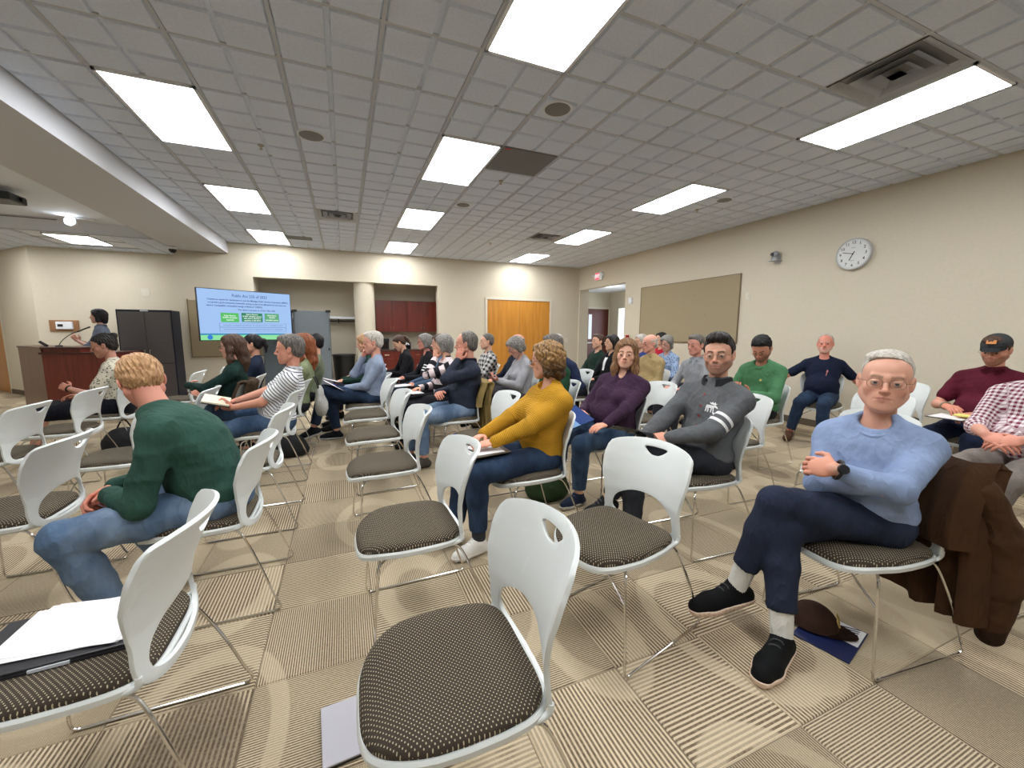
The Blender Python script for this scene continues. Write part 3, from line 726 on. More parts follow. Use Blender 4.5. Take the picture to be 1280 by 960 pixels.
for body, cx, z, mw in (('Solar Energy', 0.302, 0.51, 0.12), ('50 MW nameplate', 0.302, 0.55, 0.15), ('capacity', 0.302, 0.595, 0.08), ('Energy Storage', 0.54, 0.475, 0.13), ('50 MW nameplate capacity', 0.54, 0.515, 0.21), ('with energy discharge', 0.54, 0.555, 0.19), ('capability of 200 MWh', 0.54, 0.60, 0.19), ('Wind Energy', 0.765, 0.485, 0.11), ('100 MW', 0.765, 0.53, 0.07), ('nameplate capacity', 0.765, 0.58, 0.15)):
    sl_text(body, cx, z, 0.034, wht, mw, 0.0012)
for z, body in ((0.70, 'Local policy is a compatible use of PA 233.  You may ask the unit for a "compatible" ordinance'), (0.785, 'A commission-based project keeps all regulatory authority to the commission')):
    bm = B(); x0, x1 = 0.19, 0.93
    for a, b2, c, d in ((x0, x1, z-0.04, z-0.037), (x0, x1, z+0.037, z+0.04), (x0, x0+0.002, z-0.04, z+0.04), (x1-0.002, x1, z-0.04, z+0.04)):
        box(bm, WS*(a-0.5), WS*(b2-0.5), -0.006, -0.003, HS*(0.5-d), HS*(0.5-c))
    obj('slide_outline', bm, navy, scr); sl_text(body, 0.56, z, 0.03, navy, 0.66)
bm = B(); add_cyl(bm, (WS*-0.41, -0.006, HS*-0.445), (WS*-0.41, -0.003, HS*-0.445), 0.042, seg=28); obj('slide_seal', bm, emit('slide_seal', srgb(28, 120, 215), TV_LIGHT), scr)
sl_text('MSU', 0.945, 0.935, 0.05, wht, 0.07, 0.0015)

# ------------------------------------------------------------------ chairs
def seat_fabric():
    k = NT('dotted_seat_fabric'); co = k.coords()
    s = k.sep(co); p = 0.0135
    def lattice(ox, oy):
        fx = k.math('ABSOLUTE', k.math('SUBTRACT', k.math('FRACT', k.math('MULTIPLY_ADD', s[0], 1/p, 50+ox)), 0.5))
        fy = k.math('ABSOLUTE', k.math('SUBTRACT', k.math('FRACT', k.math('MULTIPLY_ADD', s[1], 1/p/0.9, 50+oy)), 0.5))
        return k.math('LESS_THAN', k.math('ADD', k.math('MULTIPLY', fx, fx), k.math('MULTIPLY', fy, fy)), 0.017)
    m = k.math('MAXIMUM', lattice(0, 0), lattice(0.5, 0.5))
    wv = k.noise(co, 700, 2)
    base = k.mix(k.ramp(wv, 0.3, 0.7), srgb(50, 43, 37), srgb(76, 67, 57))
    k.color(k.mix(k.math('MULTIPLY', m, 0.8), base, srgb(196, 184, 156))); k.props(0.92, 0, 0.2)
    k.bump(k.math('MULTIPLY_ADD', m, 0.6, wv), 0.4, 0.002)
    return k.m
SEATF = seat_fabric()

def superellipse(fw, fd, n, wfun):
    out = []
    for i in range(n):
        a = 2*PI*i/n; c, s = math.cos(a), math.sin(a); e = 0.56 if s > 0 else 0.56-0.16*min(1, -s*3)
        x = abs(c)**e*(1 if c >= 0 else -1); y = abs(s)**e*(1 if s >= 0 else -1)
        out.append((x*fw*wfun(y), y*fd))
    return out

def build_chair():
    t = thing('stacking_chair', 'x', 'chair')
    wf = lambda y: 1.0-0.07*max(0, -y)**2-0.17*max(0, y)**2.0
    dish = lambda x, y: 0.012*(x/0.22)**2 - (0.028*max(0, (y-0.10)/0.13)**2)   # sides up, front edge rolls down
    # pad
    bm = B(); n = 56; rings = []
    prof = [(1.0, -0.006), (1.015, 0.006), (0.995, 0.018), (0.94, 0.027), (0.82, 0.033), (0.6, 0.036), (0.3, 0.034)]
    for sc_, dz in prof:
        pts = superellipse(0.222, 0.222, n, wf)
        rings.append([bm.verts.new((x*sc_, y*sc_+0.008, 0.445+dz+dish(x*sc_, y*sc_))) for x, y in pts])
    for a, b in zip(rings, rings[1:]):
        for i in range(n): bm.faces.new((a[i], a[(i+1) % n], b[(i+1) % n], b[i]))
    cv = bm.verts.new((0, 0.008, 0.477))
    for i in range(n): bm.faces.new((rings[-1][i], rings[-1][(i+1) % n], cv))
    obj('seat_pad', bm, SEATF, t, True)
    # shell under the pad: rim that turns up into the uprights
    bm = B(); rings = []
    for sc_, dz in ((0.93, -0.004), (1.03, 0.000), (1.055, -0.008), (1.045, -0.024), (0.97, -0.034), (0.5, -0.036)):
        pts = superellipse(0.222, 0.222, n, wf)
        rings.append([bm.verts.new((x*sc_, y*sc_+0.006, 0.445+dz+dish(x*sc_, y*sc_))) for x, y in pts])
    for a, b in zip(rings, rings[1:]):
        for i in range(n): bm.faces.new((a[i], a[(i+1) % n], b[(i+1) % n], b[i]))
    bm.faces.new(rings[-1]); bm.faces.new(rings[0][::-1])
    obj('seat_shell', bm, PLASTIC, t, True)
    # backrest: flat outline with an arch opening and a grip hole, then bent
    outl = []
    half = [(0.0, 0.405), (0.10, 0.410), (0.165, 0.425), (0.208, 0.452), (0.214, 0.50), (0.210, 0.55), (0.216, 0.60), (0.229, 0.66), (0.237, 0.72), (0.236, 0.775), (0.222, 0.812), (0.18, 0.828), (0.10, 0.838), (0.0, 0.842)]
    cr = catmull([(x, 0, z) for x, z in half], 3)
    outl = [(p.x, p.z) for p in cr]; outl += [(-x, z) for x, z in outl[-2:0:-1]]
    arch = catmull([(0.0, 0, 0.432), (0.09, 0, 0.436), (0.15, 0, 0.452), (0.176, 0, 0.480), (0.165, 0, 0.530), (0.13, 0, 0.565), (0.07, 0, 0.588), (0, 0, 0.594), (-0.07, 0, 0.588), (-0.13, 0, 0.565), (-0.165, 0, 0.530), (-0.176, 0, 0.480), (-0.15, 0, 0.452), (-0.09, 0, 0.436)], 3, True)
    grip = catmull([(-0.058, 0, 0.806), (0.058, 0, 0.806), (0.052, 0, 0.788), (0.025, 0, 0.772), (0, 0, 0.769), (-0.025, 0, 0.772), (-0.052, 0, 0.788)], 4, True)
    bm = B(); es = []
    for loop in (outl, [(p.x, p.z) for p in arch], [(p.x, p.z) for p in grip]):
        vs = [bm.verts.new((x, 0, z)) for x, z in loop]
        es += [bm.edges.new((vs[i], vs[(i+1) % len(vs)])) for i in range(len(vs))]
    bmesh.ops.triangle_fill(bm, use_beauty=True, use_dissolve=False, edges=es, normal=(0, -1, 0))
    for i in range(-7, 8):
        bmesh.ops.bisect_plane(bm, geom=bm.verts[:]+bm.edges[:]+bm.faces[:], plane_co=(i*0.03, 0, 0), plane_no=(1, 0, 0))
    for i in range(14):
        bmesh.ops.bisect_plane(bm, geom=bm.verts[:]+bm.edges[:]+bm.faces[:], plane_co=(0, 0, 0.43+i*0.03), plane_no=(0, 0, 1))
    kz = [0.40, 0.44, 0.50, 0.58, 0.66, 0.74, 0.80, 0.845]; ky = [-0.205, -0.207, -0.198, -0.190, -0.198, -0.222, -0.248, -0.272]
    bmesh.ops.remove_doubles(bm, verts=bm.verts, dist=0.0022)
    bmesh.ops.triangulate(bm, faces=bm.faces[:])
    for v in bm.verts:
        x, z = v.co.x, v.co.z
        y = float(np.interp(z, kz, ky))
        wrap = float(np.interp(z, [0.40, 0.50, 0.62, 0.75, 0.85], [0.032, 0.034, 0.055, 0.070, 0.072]))
        v.co.y = y - wrap*(1-min(1, (x/0.22)**2)) + 0.010*(abs(x)/0.235)**6
    me = bpy.data.meshes.new('backrest'); bmesh.ops.recalc_face_normals(bm, faces=bm.faces); bm.to_mesh(me); bm.free()
    ob = bpy.data.objects.new('tmp', me); C.objects.link(ob)
    md = ob.modifiers.new('s', 'SOLIDIFY'); md.thickness = 0.014; md.offset = 0
    m2 = ob.modifiers.new('b', 'BEVEL'); m2.width = 0.004; m2.segments = 2; m2.limit_method = 'ANGLE'; m2.angle_limit = math.radians(50)
    me2 = bpy.data.meshes.new_from_object(ob.evaluated_get(bpy.context.evaluated_depsgraph_get())); bpy.data.objects.remove(ob)
    me2.name = 'backrest'; me2.materials.clear(); me2.materials.append(PLASTIC); me2.shade_smooth()
    try: me2.set_sharp_from_angle(angle=math.radians(45))
    except Exception: pass
    link('backrest', me2, t)
    # chrome sled frames, one per side, and the front stretcher
    for s in (-1, 1):
        pts = [(s*0.198, -0.16, 0.428), (s*0.203, -0.192, 0.408), (s*0.216, -0.225, 0.345), (s*0.236, -0.275, 0.22), (s*0.25, -0.322, 0.08), (s*0.252, -0.345, 0.028), (s*0.250, -0.325, 0.007), (s*0.25, -0.27, 0.006), (s*0.25, 0.0, 0.006), (s*0.25, 0.13, 0.006), (s*0.25, 0.175, 0.008), (s*0.248, 0.188, 0.035), (s*0.243, 0.184, 0.10), (s*0.222, 0.168, 0.30), (s*0.212, 0.158, 0.395), (s*0.18, 0.12, 0.412)]
        bm = B(); add_tube(bm, catmull(pts, 4), 0.0055, 8); obj('sled_leg', bm, CHROME, t, True)
        bm = B(); add_tube(bm, catmull([(s*0.185, -0.10, 0.432), (s*0.205, -0.16, 0.436), (s*0.209, -0.198, 0.447), (s*0.211, -0.203, 0.475)], 4), [0.008]*9+[0.009]*2+[0.008]*2, 10); obj('back_bracket', bm, PLASTIC, t, True)
        pts = [(s*0.222, 0.166, 0.29), (s*0.16, 0.155, 0.335), (s*0.08, 0.14, 0.385), (s*0.02, 0.12, 0.408)]
        bm = B(); add_tube(bm, catmull(pts, 4), 0.0048, 7); obj('stretcher', bm, CHROME, t, True)
    return t
chair0 = build_chair()
CHAIRS = [
 # x, y, facing, label, group
 ('A0', -0.736, 1.453, 180, 'white chair at bottom left holding papers on a laptop', 'a'),
 ('A1', -0.69, 2.384, 180, 'white chair under the blond man in the green sweater', 'a'),
 ('A2', -0.70, 3.284, 180, 'empty white chair between the blond man and the striped shirt man', 'a'),
 ('A3', -0.71, 4.278, 180, 'white chair under the man in the striped shirt', 'a'),
 ('A4', -0.69, 5.15, 180, 'white chair under the auburn haired woman in light green', 'a'),
 ('A5', -0.69, 6.0, 180, 'white chair behind the auburn haired woman, under a dark haired person', 'a'),
 ('B0', -1.95, 1.75, 178, 'empty white chair cut by the lower left picture edge', 'b'),
 ('B1', -1.61, 2.752, 180, 'empty white chair at left in front of the blond man, seen from behind', 'b'),
 ('B2', -1.57, 3.72, 180, 'empty white chair beyond the blond man with only its seat showing', 'b'),
 ('B3', -1.47, 4.65, 180, 'empty white chair in front of the striped shirt man', 'b'),
 ('B4', -1.27, 5.05, 183, 'white chair under the long haired woman in dark green', 'b'),
 ('B5', -1.27, 5.85, 186, 'white chair under the dark ponytail person in navy', 'b'),
 ('L1', -2.42, 4.07, 180, 'empty white chair cut by the left picture edge', 'l'),
 ('L2', -2.45, 4.96, 180, 'empty white chair in front of the woman in a black skirt', 'l'),
 ('L3', -2.44, 5.72, 180, 'white chair under the woman with the hair bun', 'l'),
 ('L4', -2.10, 6.65, 182, 'empty white chair in front of the grey metal cabinet', 'l'),
 ('L5', -2.0, 7.6, 184, 'empty white chair farthest left near the screen wall', 'l'),
 ('C1', 0.227, 0.985, 179, 'empty white chair nearest the viewer with dotted seat', 'c'),
 ('C2', 0.244, 1.865, 181, 'empty white chair second in the aisle column', 'c'),
 ('C3', 0.212, 2.857, 183.6, 'empty white chair third in the aisle column', 'c'),
 ('C4', 0.21, 3.75, 184, 'empty white chair fourth in the aisle column', 'c'),
 ('C5', 0.19, 4.67, 183, 'empty white chair just before the man in light blue', 'c'),
 ('C6', 0.21, 5.42, 182, 'white chair under the cross legged man in light blue', 'c'),
 ('C7', 0.22, 6.15, 182, 'white chair under the blond woman behind the light blue man', 'c'),
 ('C8', 0.28, 6.95, 182, 'white chair farthest back in the aisle column', 'c'),
 ('D1', 1.096, 1.442, 193, 'empty white chair turned slightly, in front of the grey hooded man', 'd'),
 ('D2', 1.08, 2.40, 183, 'white chair under the woman in the mustard sweater', 'd'),
 ('D3', 1.08, 3.30, 183, 'empty white chair just behind the mustard sweater woman', 'd'),
 ('D4', 1.07, 4.20, 182, 'white chair under the man in faded jeans with a jacket on it', 'd'),
 ('D5', 1.06, 4.92, 182, 'white chair under the grey haired woman in stripes', 'd'),
 ('D6', 1.06, 5.58, 182, 'white chair under the brunette in denim blue', 'd'),
 ('D7', 1.08, 6.25, 182, 'white chair under the grey haired person with white sleeve stripes', 'd'),
 ('D8', 0.98, 7.0, 184, 'white chair under the woman writing before the base cabinets', 'd'),
 ('E0', 2.086, 1.003, 173.5, 'white chair under the old man with a brown jacket on it', 'e'),
 ('E1', 2.07, 1.92, 177, 'white chair under the dark haired man in the grey jacket', 'e'),
 ('E2', 2.03, 2.82, 180, 'white chair under the woman in the purple sweater', 'e'),
 ('E3', 2.05, 3.88, 180, 'white chair under the grey haired man in green', 'e'),
 ('E4', 2.02, 4.78, 182, 'white chair under the curly haired woman in grey', 'e'),
 ('E5', 2.15, 5.62, 182, 'white chair under the bald man in navy', 'e'),
 ('E6', 2.05, 6.35, 182, 'white chair under the person in the checked flannel', 'e'),
 ('F0', 3.0, 0.47, 175, 'chair cut by the right picture edge', 'f'),
 ('F1', 3.09, 1.55, 175, 'empty white chair just behind the head of the old man', 'f'),
 ('F2', 2.99, 2.43, 177, 'empty white chair between the grey jacket man and the green man', 'f'),
 ('F3', 2.92, 3.40, 178, 'empty white chair between the purple woman and the grey jacket man', 'f'),
 ('F4', 2.95, 4.20, 180, 'empty white chair behind the purple sweater woman', 'f'),
 ('F5', 2.95, 4.98, 180, 'white chair under the person bending forward in navy', 'f'),
 ('F6', 2.98, 5.75, 180, 'white chair under the white haired person behind others', 'f'),
 ('G0', 4.0, 1.08, 176, 'chair under the man in the checked shirt', 'g'),
 ('G1', 4.25, 2.05, 177, 'second empty white chair behind the head of the old man', 'g'),
 ('G2', 3.98, 2.93, 181, 'white chair under the man in bright green', 'g'),
 ('G3', 4.08, 3.87, 181, 'white chair under the man in the light grey sweater', 'g'),
 ('G4', 4.0, 4.62, 182, 'white chair under the man in the tan jacket', 'g'),
 ('G5', 3.78, 5.35, 182, 'white chair under the woman in the black jacket', 'g'),
 ('G6', 3.98, 6.05, 182, 'white chair under the man in dark green near the side opening', 'g'),
 ('H0', 5.15, 1.66, 178, 'white chair under the man with the cap', 'h'),
 ('H1', 5.5, 2.45, 180, 'empty white chair by the right wall beside the man with the cap', 'h'),
 ('H2', 5.75, 3.28, 212, 'white chair against the right wall under the man in a navy shirt', 'h'),
 ('H3', 5.2, 4.72, 184, 'white chair under the person hidden behind the light grey man', 'h'),
 ('H4', 4.85, 5.18, 184, 'white chair under the woman in blue patterned blouse', 'h'),
 ('H5', 4.78, 5.85, 184, 'white chair under the white haired person in blue', 'h'),
 ('H6', 5.5, 6.15, 184, 'white chair under the dark haired person in red', 'h'),
]
CH = {}
for i, (key, x, y, fa, lab, g) in enumerate(CHAIRS):
    rz = math.radians(fa-90); lab = lab if 'chair' in lab else lab
    if i == 0:
        o = chair0; o.location = (x, y, 0); o.rotation_euler = (0, 0, rz); o['label'] = lab; o['group'] = 'white stacking chairs set out in rows'
    else:
        o = dup(chair0, (x, y, 0), rz, lab)
    CH[key] = (x, y, fa, o)

# ------------------------------------------------------------------ solid fields -> meshes (figures are grown from these)
def unit(v):
    v = np.asarray(v, float); n = np.linalg.norm(v); return v/n if n > 1e-9 else v
class SDF:
    def __init__(s): s.ops = []; s.noise = None
    def cone(s, a, b, ra, rb, k=0.02): s.ops.append(('c', np.asarray(a, float), np.asarray(b, float), ra, rb, k)); return s
    def chain(s, pts, rs, k=0.02):
        for i in range(len(pts)-1): s.cone(pts[i], pts[i+1], rs[i], rs[i+1], k)
        return s
    def ell(s, c, r, R=None, k=0.02): s.ops.append(('e', np.asarray(c, float), np.asarray(r, float), np.eye(3) if R is None else R, k)); return s
    def sub_ell(s, c, r, R=None, k=0.01): s.ops.append(('se', np.asarray(c, float), np.asarray(r, float), np.eye(3) if R is None else R, k)); return s
    def sub_cone(s, a, b, ra, rb, k=0.01): s.ops.append(('sc', np.asarray(a, float), np.asarray(b, float), ra, rb, k)); return s
    def cut(s, p, n): s.ops.append(('p', np.asarray(p, float), unit(n))); return s     # keeps the side n points away from
    def fcut(s, f): s.ops.append(('f', f)); return s
    def build(s, h):
        lo = np.full(3, 1e9); hi = -lo
        for o in s.ops:
            if o[0] == 'c':
                r = max(o[3], o[4]); lo = np.minimum(lo, np.minimum(o[1], o[2])-r); hi = np.maximum(hi, np.maximum(o[1], o[2])+r)
            elif o[0] == 'e':
                r = np.abs(o[3]) @ o[2]; lo = np.minimum(lo, o[1]-r); hi = np.maximum(hi, o[1]+r)
        lo = lo-3.5*h-0.008; hi = hi+3.5*h+0.008
        n = np.ceil((hi-lo)/h).astype(int)+1
        ax = [lo[i]+h*np.arange(n[i]) for i in range(3)]
        d = np.full(n, 0.2, np.float32)
        def block(c0, c1, pad):
            i0 = np.clip(((c0-pad-lo)/h).astype(int), 0, n-1); i1 = np.clip(((c1+pad-lo)/h).astype(int)+2, 1, n)
            sl = tuple(slice(i0[i], i1[i]) for i in range(3))
            g = np.meshgrid(*[ax[i][sl[i]] for i in range(3)], indexing='ij', sparse=True)
            return sl, g
        def dcone(g, a, b, ra, rb):
            ba = b-a; L2 = float(ba@ba)+1e-12
            px, py, pz = g[0]-a[0], g[1]-a[1], g[2]-a[2]
            t = np.clip((px*ba[0]+py*ba[1]+pz*ba[2])/L2, 0, 1)
            return np.sqrt((px-t*ba[0])**2+(py-t*ba[1])**2+(pz-t*ba[2])**2)-(ra+t*(rb-ra))
        def dell(g, c, r, R):
            px, py, pz = g[0]-c[0], g[1]-c[1], g[2]-c[2]
            q = [(R[0, i]*px+R[1, i]*py+R[2, i]*pz) for i in range(3)]
            k0 = np.sqrt((q[0]/r[0])**2+(q[1]/r[1])**2+(q[2]/r[2])**2)
            k1 = np.sqrt((q[0]/r[0]**2)**2+(q[1]/r[1]**2)**2+(q[2]/r[2]**2)**2)+1e-6
            return k0*(k0-1)/k1
        def smin(a, b, k):
            hh = np.maximum(k-np.abs(a-b), 0)/k
            return np.minimum(a, b)-hh*hh*k*0.25
        for o in s.ops:
            if o[0] in ('c', 'sc'):
                _, a, b, ra, rb, k = o; r = max(ra, rb)
                sl, g = block(np.minimum(a, b)-r, np.maximum(a, b)+r, k+2*h+0.02)
                v = dcone(g, a, b, ra, rb)
                d[sl] = smin(d[sl], v, k) if o[0] == 'c' else -smin(-d[sl], v, k)
            elif o[0] in ('e', 'se'):
                _, c, r, R, k = o; rr = np.abs(R) @ r
                sl, g = block(c-rr, c+rr, k+2*h+0.02)
                v = dell(g, c, r, R)
                d[sl] = smin(d[sl], v, k) if o[0] == 'e' else -smin(-d[sl], v, k)
            elif o[0] == 'p':
                g = np.meshgrid(*ax, indexing='ij', sparse=True)
                v = (g[0]-o[1][0])*o[2][0]+(g[1]-o[1][1])*o[2][1]+(g[2]-o[1][2])*o[2][2]
                d[:] = np.maximum(d, v)
            elif o[0] == 'f':
                g = np.meshgrid(*ax, indexing='ij', sparse=True)
                d[:] = o[1](d, g)
        if s.noise is not None:
            idx = np.nonzero(np.abs(d) < 0.03+h)
            P = np.stack([ax[i][idx[i]] for i in range(3)], -1)
            d[idx] += s.noise(P).astype(np.float32)
        return surfnet(d, lo, h)

def surfnet(d, lo, h):
    s = (d < 0); nx, ny, nz = s.shape
    cnt = np.zeros((nx-1, ny-1, nz-1), np.int8)
    for i in (0, 1):
        for j in (0, 1):
            for k in (0, 1): cnt += s[i:nx-1+i, j:ny-1+j, k:nz-1+k]
    mix = (cnt > 0) & (cnt < 8)
    idx = np.argwhere(mix)
    if len(idx) == 0: return np.zeros((0, 3)), np.zeros((0, 4), int)
    vid = np.full(mix.shape, -1, np.int64); vid[mix] = np.arange(len(idx))
    cor = np.array([(i, j, k) for i in (0, 1) for j in (0, 1) for k in (0, 1)])
    vals = np.stack([d[idx[:, 0]+c[0], idx[:, 1]+c[1], idx[:, 2]+c[2]] for c in cor], -1)
    acc = np.zeros((len(idx), 3)); num = np.zeros(len(idx))
    for a in range(8):
        for b in range(a+1, 8):
            if np.abs(cor[a]-cor[b]).sum() != 1: continue
            va, vb = vals[:, a], vals[:, b]; m = (va < 0) != (vb < 0)
            t = np.where(m, va/np.where(m, va-vb, 1), 0)
            acc += np.where(m[:, None], cor[a]+t[:, None]*(cor[b]-cor[a]), 0); num += m
    V = lo+h*(idx+acc/num[:, None])
    Q = []
    for ax_ in range(3):
        u, v = (ax_+1) % 3, (ax_+2) % 3
        sa = [slice(None)]*3; sb = [slice(None)]*3; sa[ax_] = slice(0, -1); sb[ax_] = slice(1, None)
        diff = s[tuple(sa)] != s[tuple(sb)]
        e = np.argwhere(diff)
        lim = np.array(mix.shape)
        ok = (e[:, u] > 0) & (e[:, v] > 0) & (e[:, u] < lim[u]) & (e[:, v] < lim[v])
        e = e[ok]
        du = np.zeros(3, int); dv = np.zeros(3, int); du[u] = 1; dv[v] = 1
        q = np.stack([vid[tuple((e-du-dv).T)], vid[tuple((e-dv).T)], vid[tuple(e.T)], vid[tuple((e-du).T)]], -1)
        ins = s[tuple(e.T)]
        q = np.where(ins[:, None], q, q[:, ::-1])
        Q.append(q)
    return V, np.concatenate(Q)

def np_mesh(name, V, Q, mats, cols=None, pat=None, midx=None):
    me = bpy.data.meshes.new(name)
    me.vertices.add(len(V)); me.vertices.foreach_set('co', np.ascontiguousarray(V, np.float32).ravel())
    me.loops.add(len(Q)*4); me.loops.foreach_set('vertex_index', np.ascontiguousarray(Q, np.int32).ravel())
    me.polygons.add(len(Q)); me.polygons.foreach_set('loop_start', np.arange(0, len(Q)*4, 4, dtype=np.int32))
    try: me.polygons.foreach_set('loop_total', np.full(len(Q), 4, np.int32))
    except Exception: pass
    me.update(calc_edges=True)
    for m in (mats if isinstance(mats, (list, tuple)) else [mats]): me.materials.append(m)
    if cols is not None:
        a = me.attributes.new('col', 'FLOAT_COLOR', 'POINT'); a.data.foreach_set('color', np.ascontiguousarray(cols, np.float32).ravel())
    if pat is not None:
        a = me.attributes.new('pat', 'FLOAT_VECTOR', 'POINT'); a.data.foreach_set('vector', np.ascontiguousarray(pat, np.float32).ravel())
    if midx is not None: me.polygons.foreach_set('material_index', midx.astype(np.int32))
    me.shade_smooth()
    return me

def folds(amp, scale, seed=0, dirv=(0.3, 0.2, 1.0)):
    rs = np.random.RandomState(seed); d0 = unit(dirv)
    D = [unit(d0+rs.uniform(-0.8, 0.8, 3)) for _ in range(4)]; ph = rs.uniform(0, 6.28, 8); W = [unit(rs.uniform(-1, 1, 3)) for _ in range(4)]
    def f(P):
        out = 0
        for i in range(4):
            wrp = 1.6*np.sin(P@W[i]*scale*0.45+ph[i])+1.1*np.sin(P@W[(i+1) % 4]*scale*0.8+ph[4+i])
            v = np.sin(P@D[i]*scale*(1+0.3*i)+wrp+ph[i])
            out = out+(1-np.abs(v))**2*0.5/(1+0.3*i)
        return -amp*out
    return f

# ------------------------------------------------------------------ people
def Rz(a): c, s = math.cos(a), math.sin(a); return np.array([[c, -s, 0], [s, c, 0], [0, 0, 1.0]])
def Rx(a): c, s = math.cos(a), math.sin(a); return np.array([[1, 0, 0], [0, c, -s], [0, s, c]])
def Ry(a): c, s = math.cos(a), math.sin(a); return np.array([[c, 0, s], [0, 1, 0], [-s, 0, c]])
def V3(*a): return np.array(a, float)

SKIN = NT('skin')
_a = SKIN.n('ShaderNodeAttribute', attribute_name='col'); SKIN.l(_a.outputs['Color'], SKIN.b.inputs['Base Color'])
SKIN.props(0.5, 0, 0.4); SKIN.b.inputs['Subsurface Weight'].default_value = 0.12
SKIN.b.inputs['Subsurface Radius'].default_value = (0.012, 0.005, 0.003); SKIN.b.inputs['Subsurface Scale'].default_value = 0.6
_n = SKIN.noise(SKIN.coords(), 260, 3); SKIN.bump(_n, 0.12, 0.002); SKIN = SKIN.m

def cloth(name, col, kind='plain', col2=None, rough=0.85, p=None):
    k = NT(name); co = k.coords(); k.props(rough, 0, 0.2)
    fine = k.noise(co, 380, 2); wr = k.noise(k.mapping(co, (1.0, 1.0, 0.55), (0.5, 0.2, 0.3)), 15, 2.5, 0.5)
    big = k.noise(co, 7, 2)
    lo = tuple(c*0.86 for c in col[:3])+(1,); hi = tuple(min(1, c*1.12) for c in col[:3])+(1,)
    base = k.mix(k.ramp(big, 0.3, 0.7), lo, hi)
    at = k.sep(k.n('ShaderNodeAttribute', attribute_name='pat').outputs['Vector'])
    A, L = at[0], at[1]
    def band(v, pitch, duty, ph=0.0): return k.math('LESS_THAN', k.math('FRACT', k.math('MULTIPLY_ADD', v, 1/pitch, 40+ph)), duty)
    if kind == 'stripes': base = k.mix(band(L, p or 0.022, 0.32), base, col2)
    elif kind == 'wide_stripes': base = k.mix(band(L, p or 0.12, 0.5), base, col2)
    elif kind == 'gingham':
        a, b = band(A, p or 0.02, 0.5), band(L, p or 0.02, 0.5)
        mid = tuple((x+y)/2 for x, y in zip(col[:3], col2[:3]))+(1,)
        base = k.mix(k.math('MULTIPLY', k.math('ADD', a, b), 0.5), col, col2)
    elif kind == 'flannel':
        a, b = band(A, p or 0.07, 0.5), band(L, p or 0.07, 0.5)
        base = k.mix(k.math('MULTIPLY', k.math('ADD', a, b), 0.5), col, col2)
    elif kind == 'floral':
        v = k.n('ShaderNodeTexVoronoi'); k.l(co, v.inputs['Vector']); v.inputs['Scale'].default_value = 42
        base = k.mix(k.ramp(v.outputs['Distance'], 0.30, 0.36), col2, base)
    elif kind == 'denim':
        n3 = k.noise(k.mapping(co, (1, 1, 0.4)), 5, 4)
        base = k.mix(k.math('MULTIPLY', k.ramp(n3, 0.42, 0.68), 0.75), base, col2 or hi)
    elif kind == 'knit':
        s = k.math('SINE', k.math('MULTIPLY', L, 2*PI/0.011)); s2 = k.math('SINE', k.math('MULTIPLY', A, 2*PI/0.03))
        h = k.math('MULTIPLY_ADD', s, 0.5, 0.5)
        base = k.mix(k.math('MULTIPLY', h, 0.35), base, lo)
        k.bump(k.math('ADD', h, fine), 0.8, 0.004); k.color(base); return k.m
    wrs = k.math('SUBTRACT', 1.0, k.math('ABSOLUTE', k.math('MULTIPLY_ADD', wr, 2.0, -1.0)))
    k.color(base); k.bump(k.math('MULTIPLY_ADD', fine, 0.06, wrs), 0.55, 0.022)
    return k.m

def hair_mat(name, c1, c2, sc_=1.0, under=False):
    k = NT(name); co = k.coords(); k.props(0.5, 0, 0.35)
    n1 = k.noise(k.mapping(co, (90*sc_, 90*sc_, 16*sc_)), 1.0, 4, 0.6)
    hc_ = k.mix(k.ramp(n1, 0.34, 0.66), c1, c2)
    if under: hc_ = k.mix(k.math('MULTIPLY', k.ramp(k.math('MULTIPLY_ADD', n1, .08, k.sep(co)[2]), 0.045, -0.02), 0.85), hc_, tuple(c*.55 for c in c2[:3])+(1,))
    k.color(hc_); k.bump(n1, 0.7, 0.004)
    return k.m
EYE = NT('eyeball'); _s = EYE.sep(EYE.coords()); EYE.color(EYE.mix(EYE.ramp(_s[1], 0.0104, 0.0107), srgb(178, 164, 156), EYE.mix(EYE.ramp(_s[1], 0.01185, 0.0120), srgb(70, 62, 52), (0.005, 0.005, 0.005, 1)))); EYE.props(0.12); EYE = EYE.m
FRAME_D = plain('dark_glasses_frame', srgb(30, 26, 28), 0.3)
FRAME_M = plain('thin_metal_frame', srgb(120, 100, 80), 0.3, 0.8)

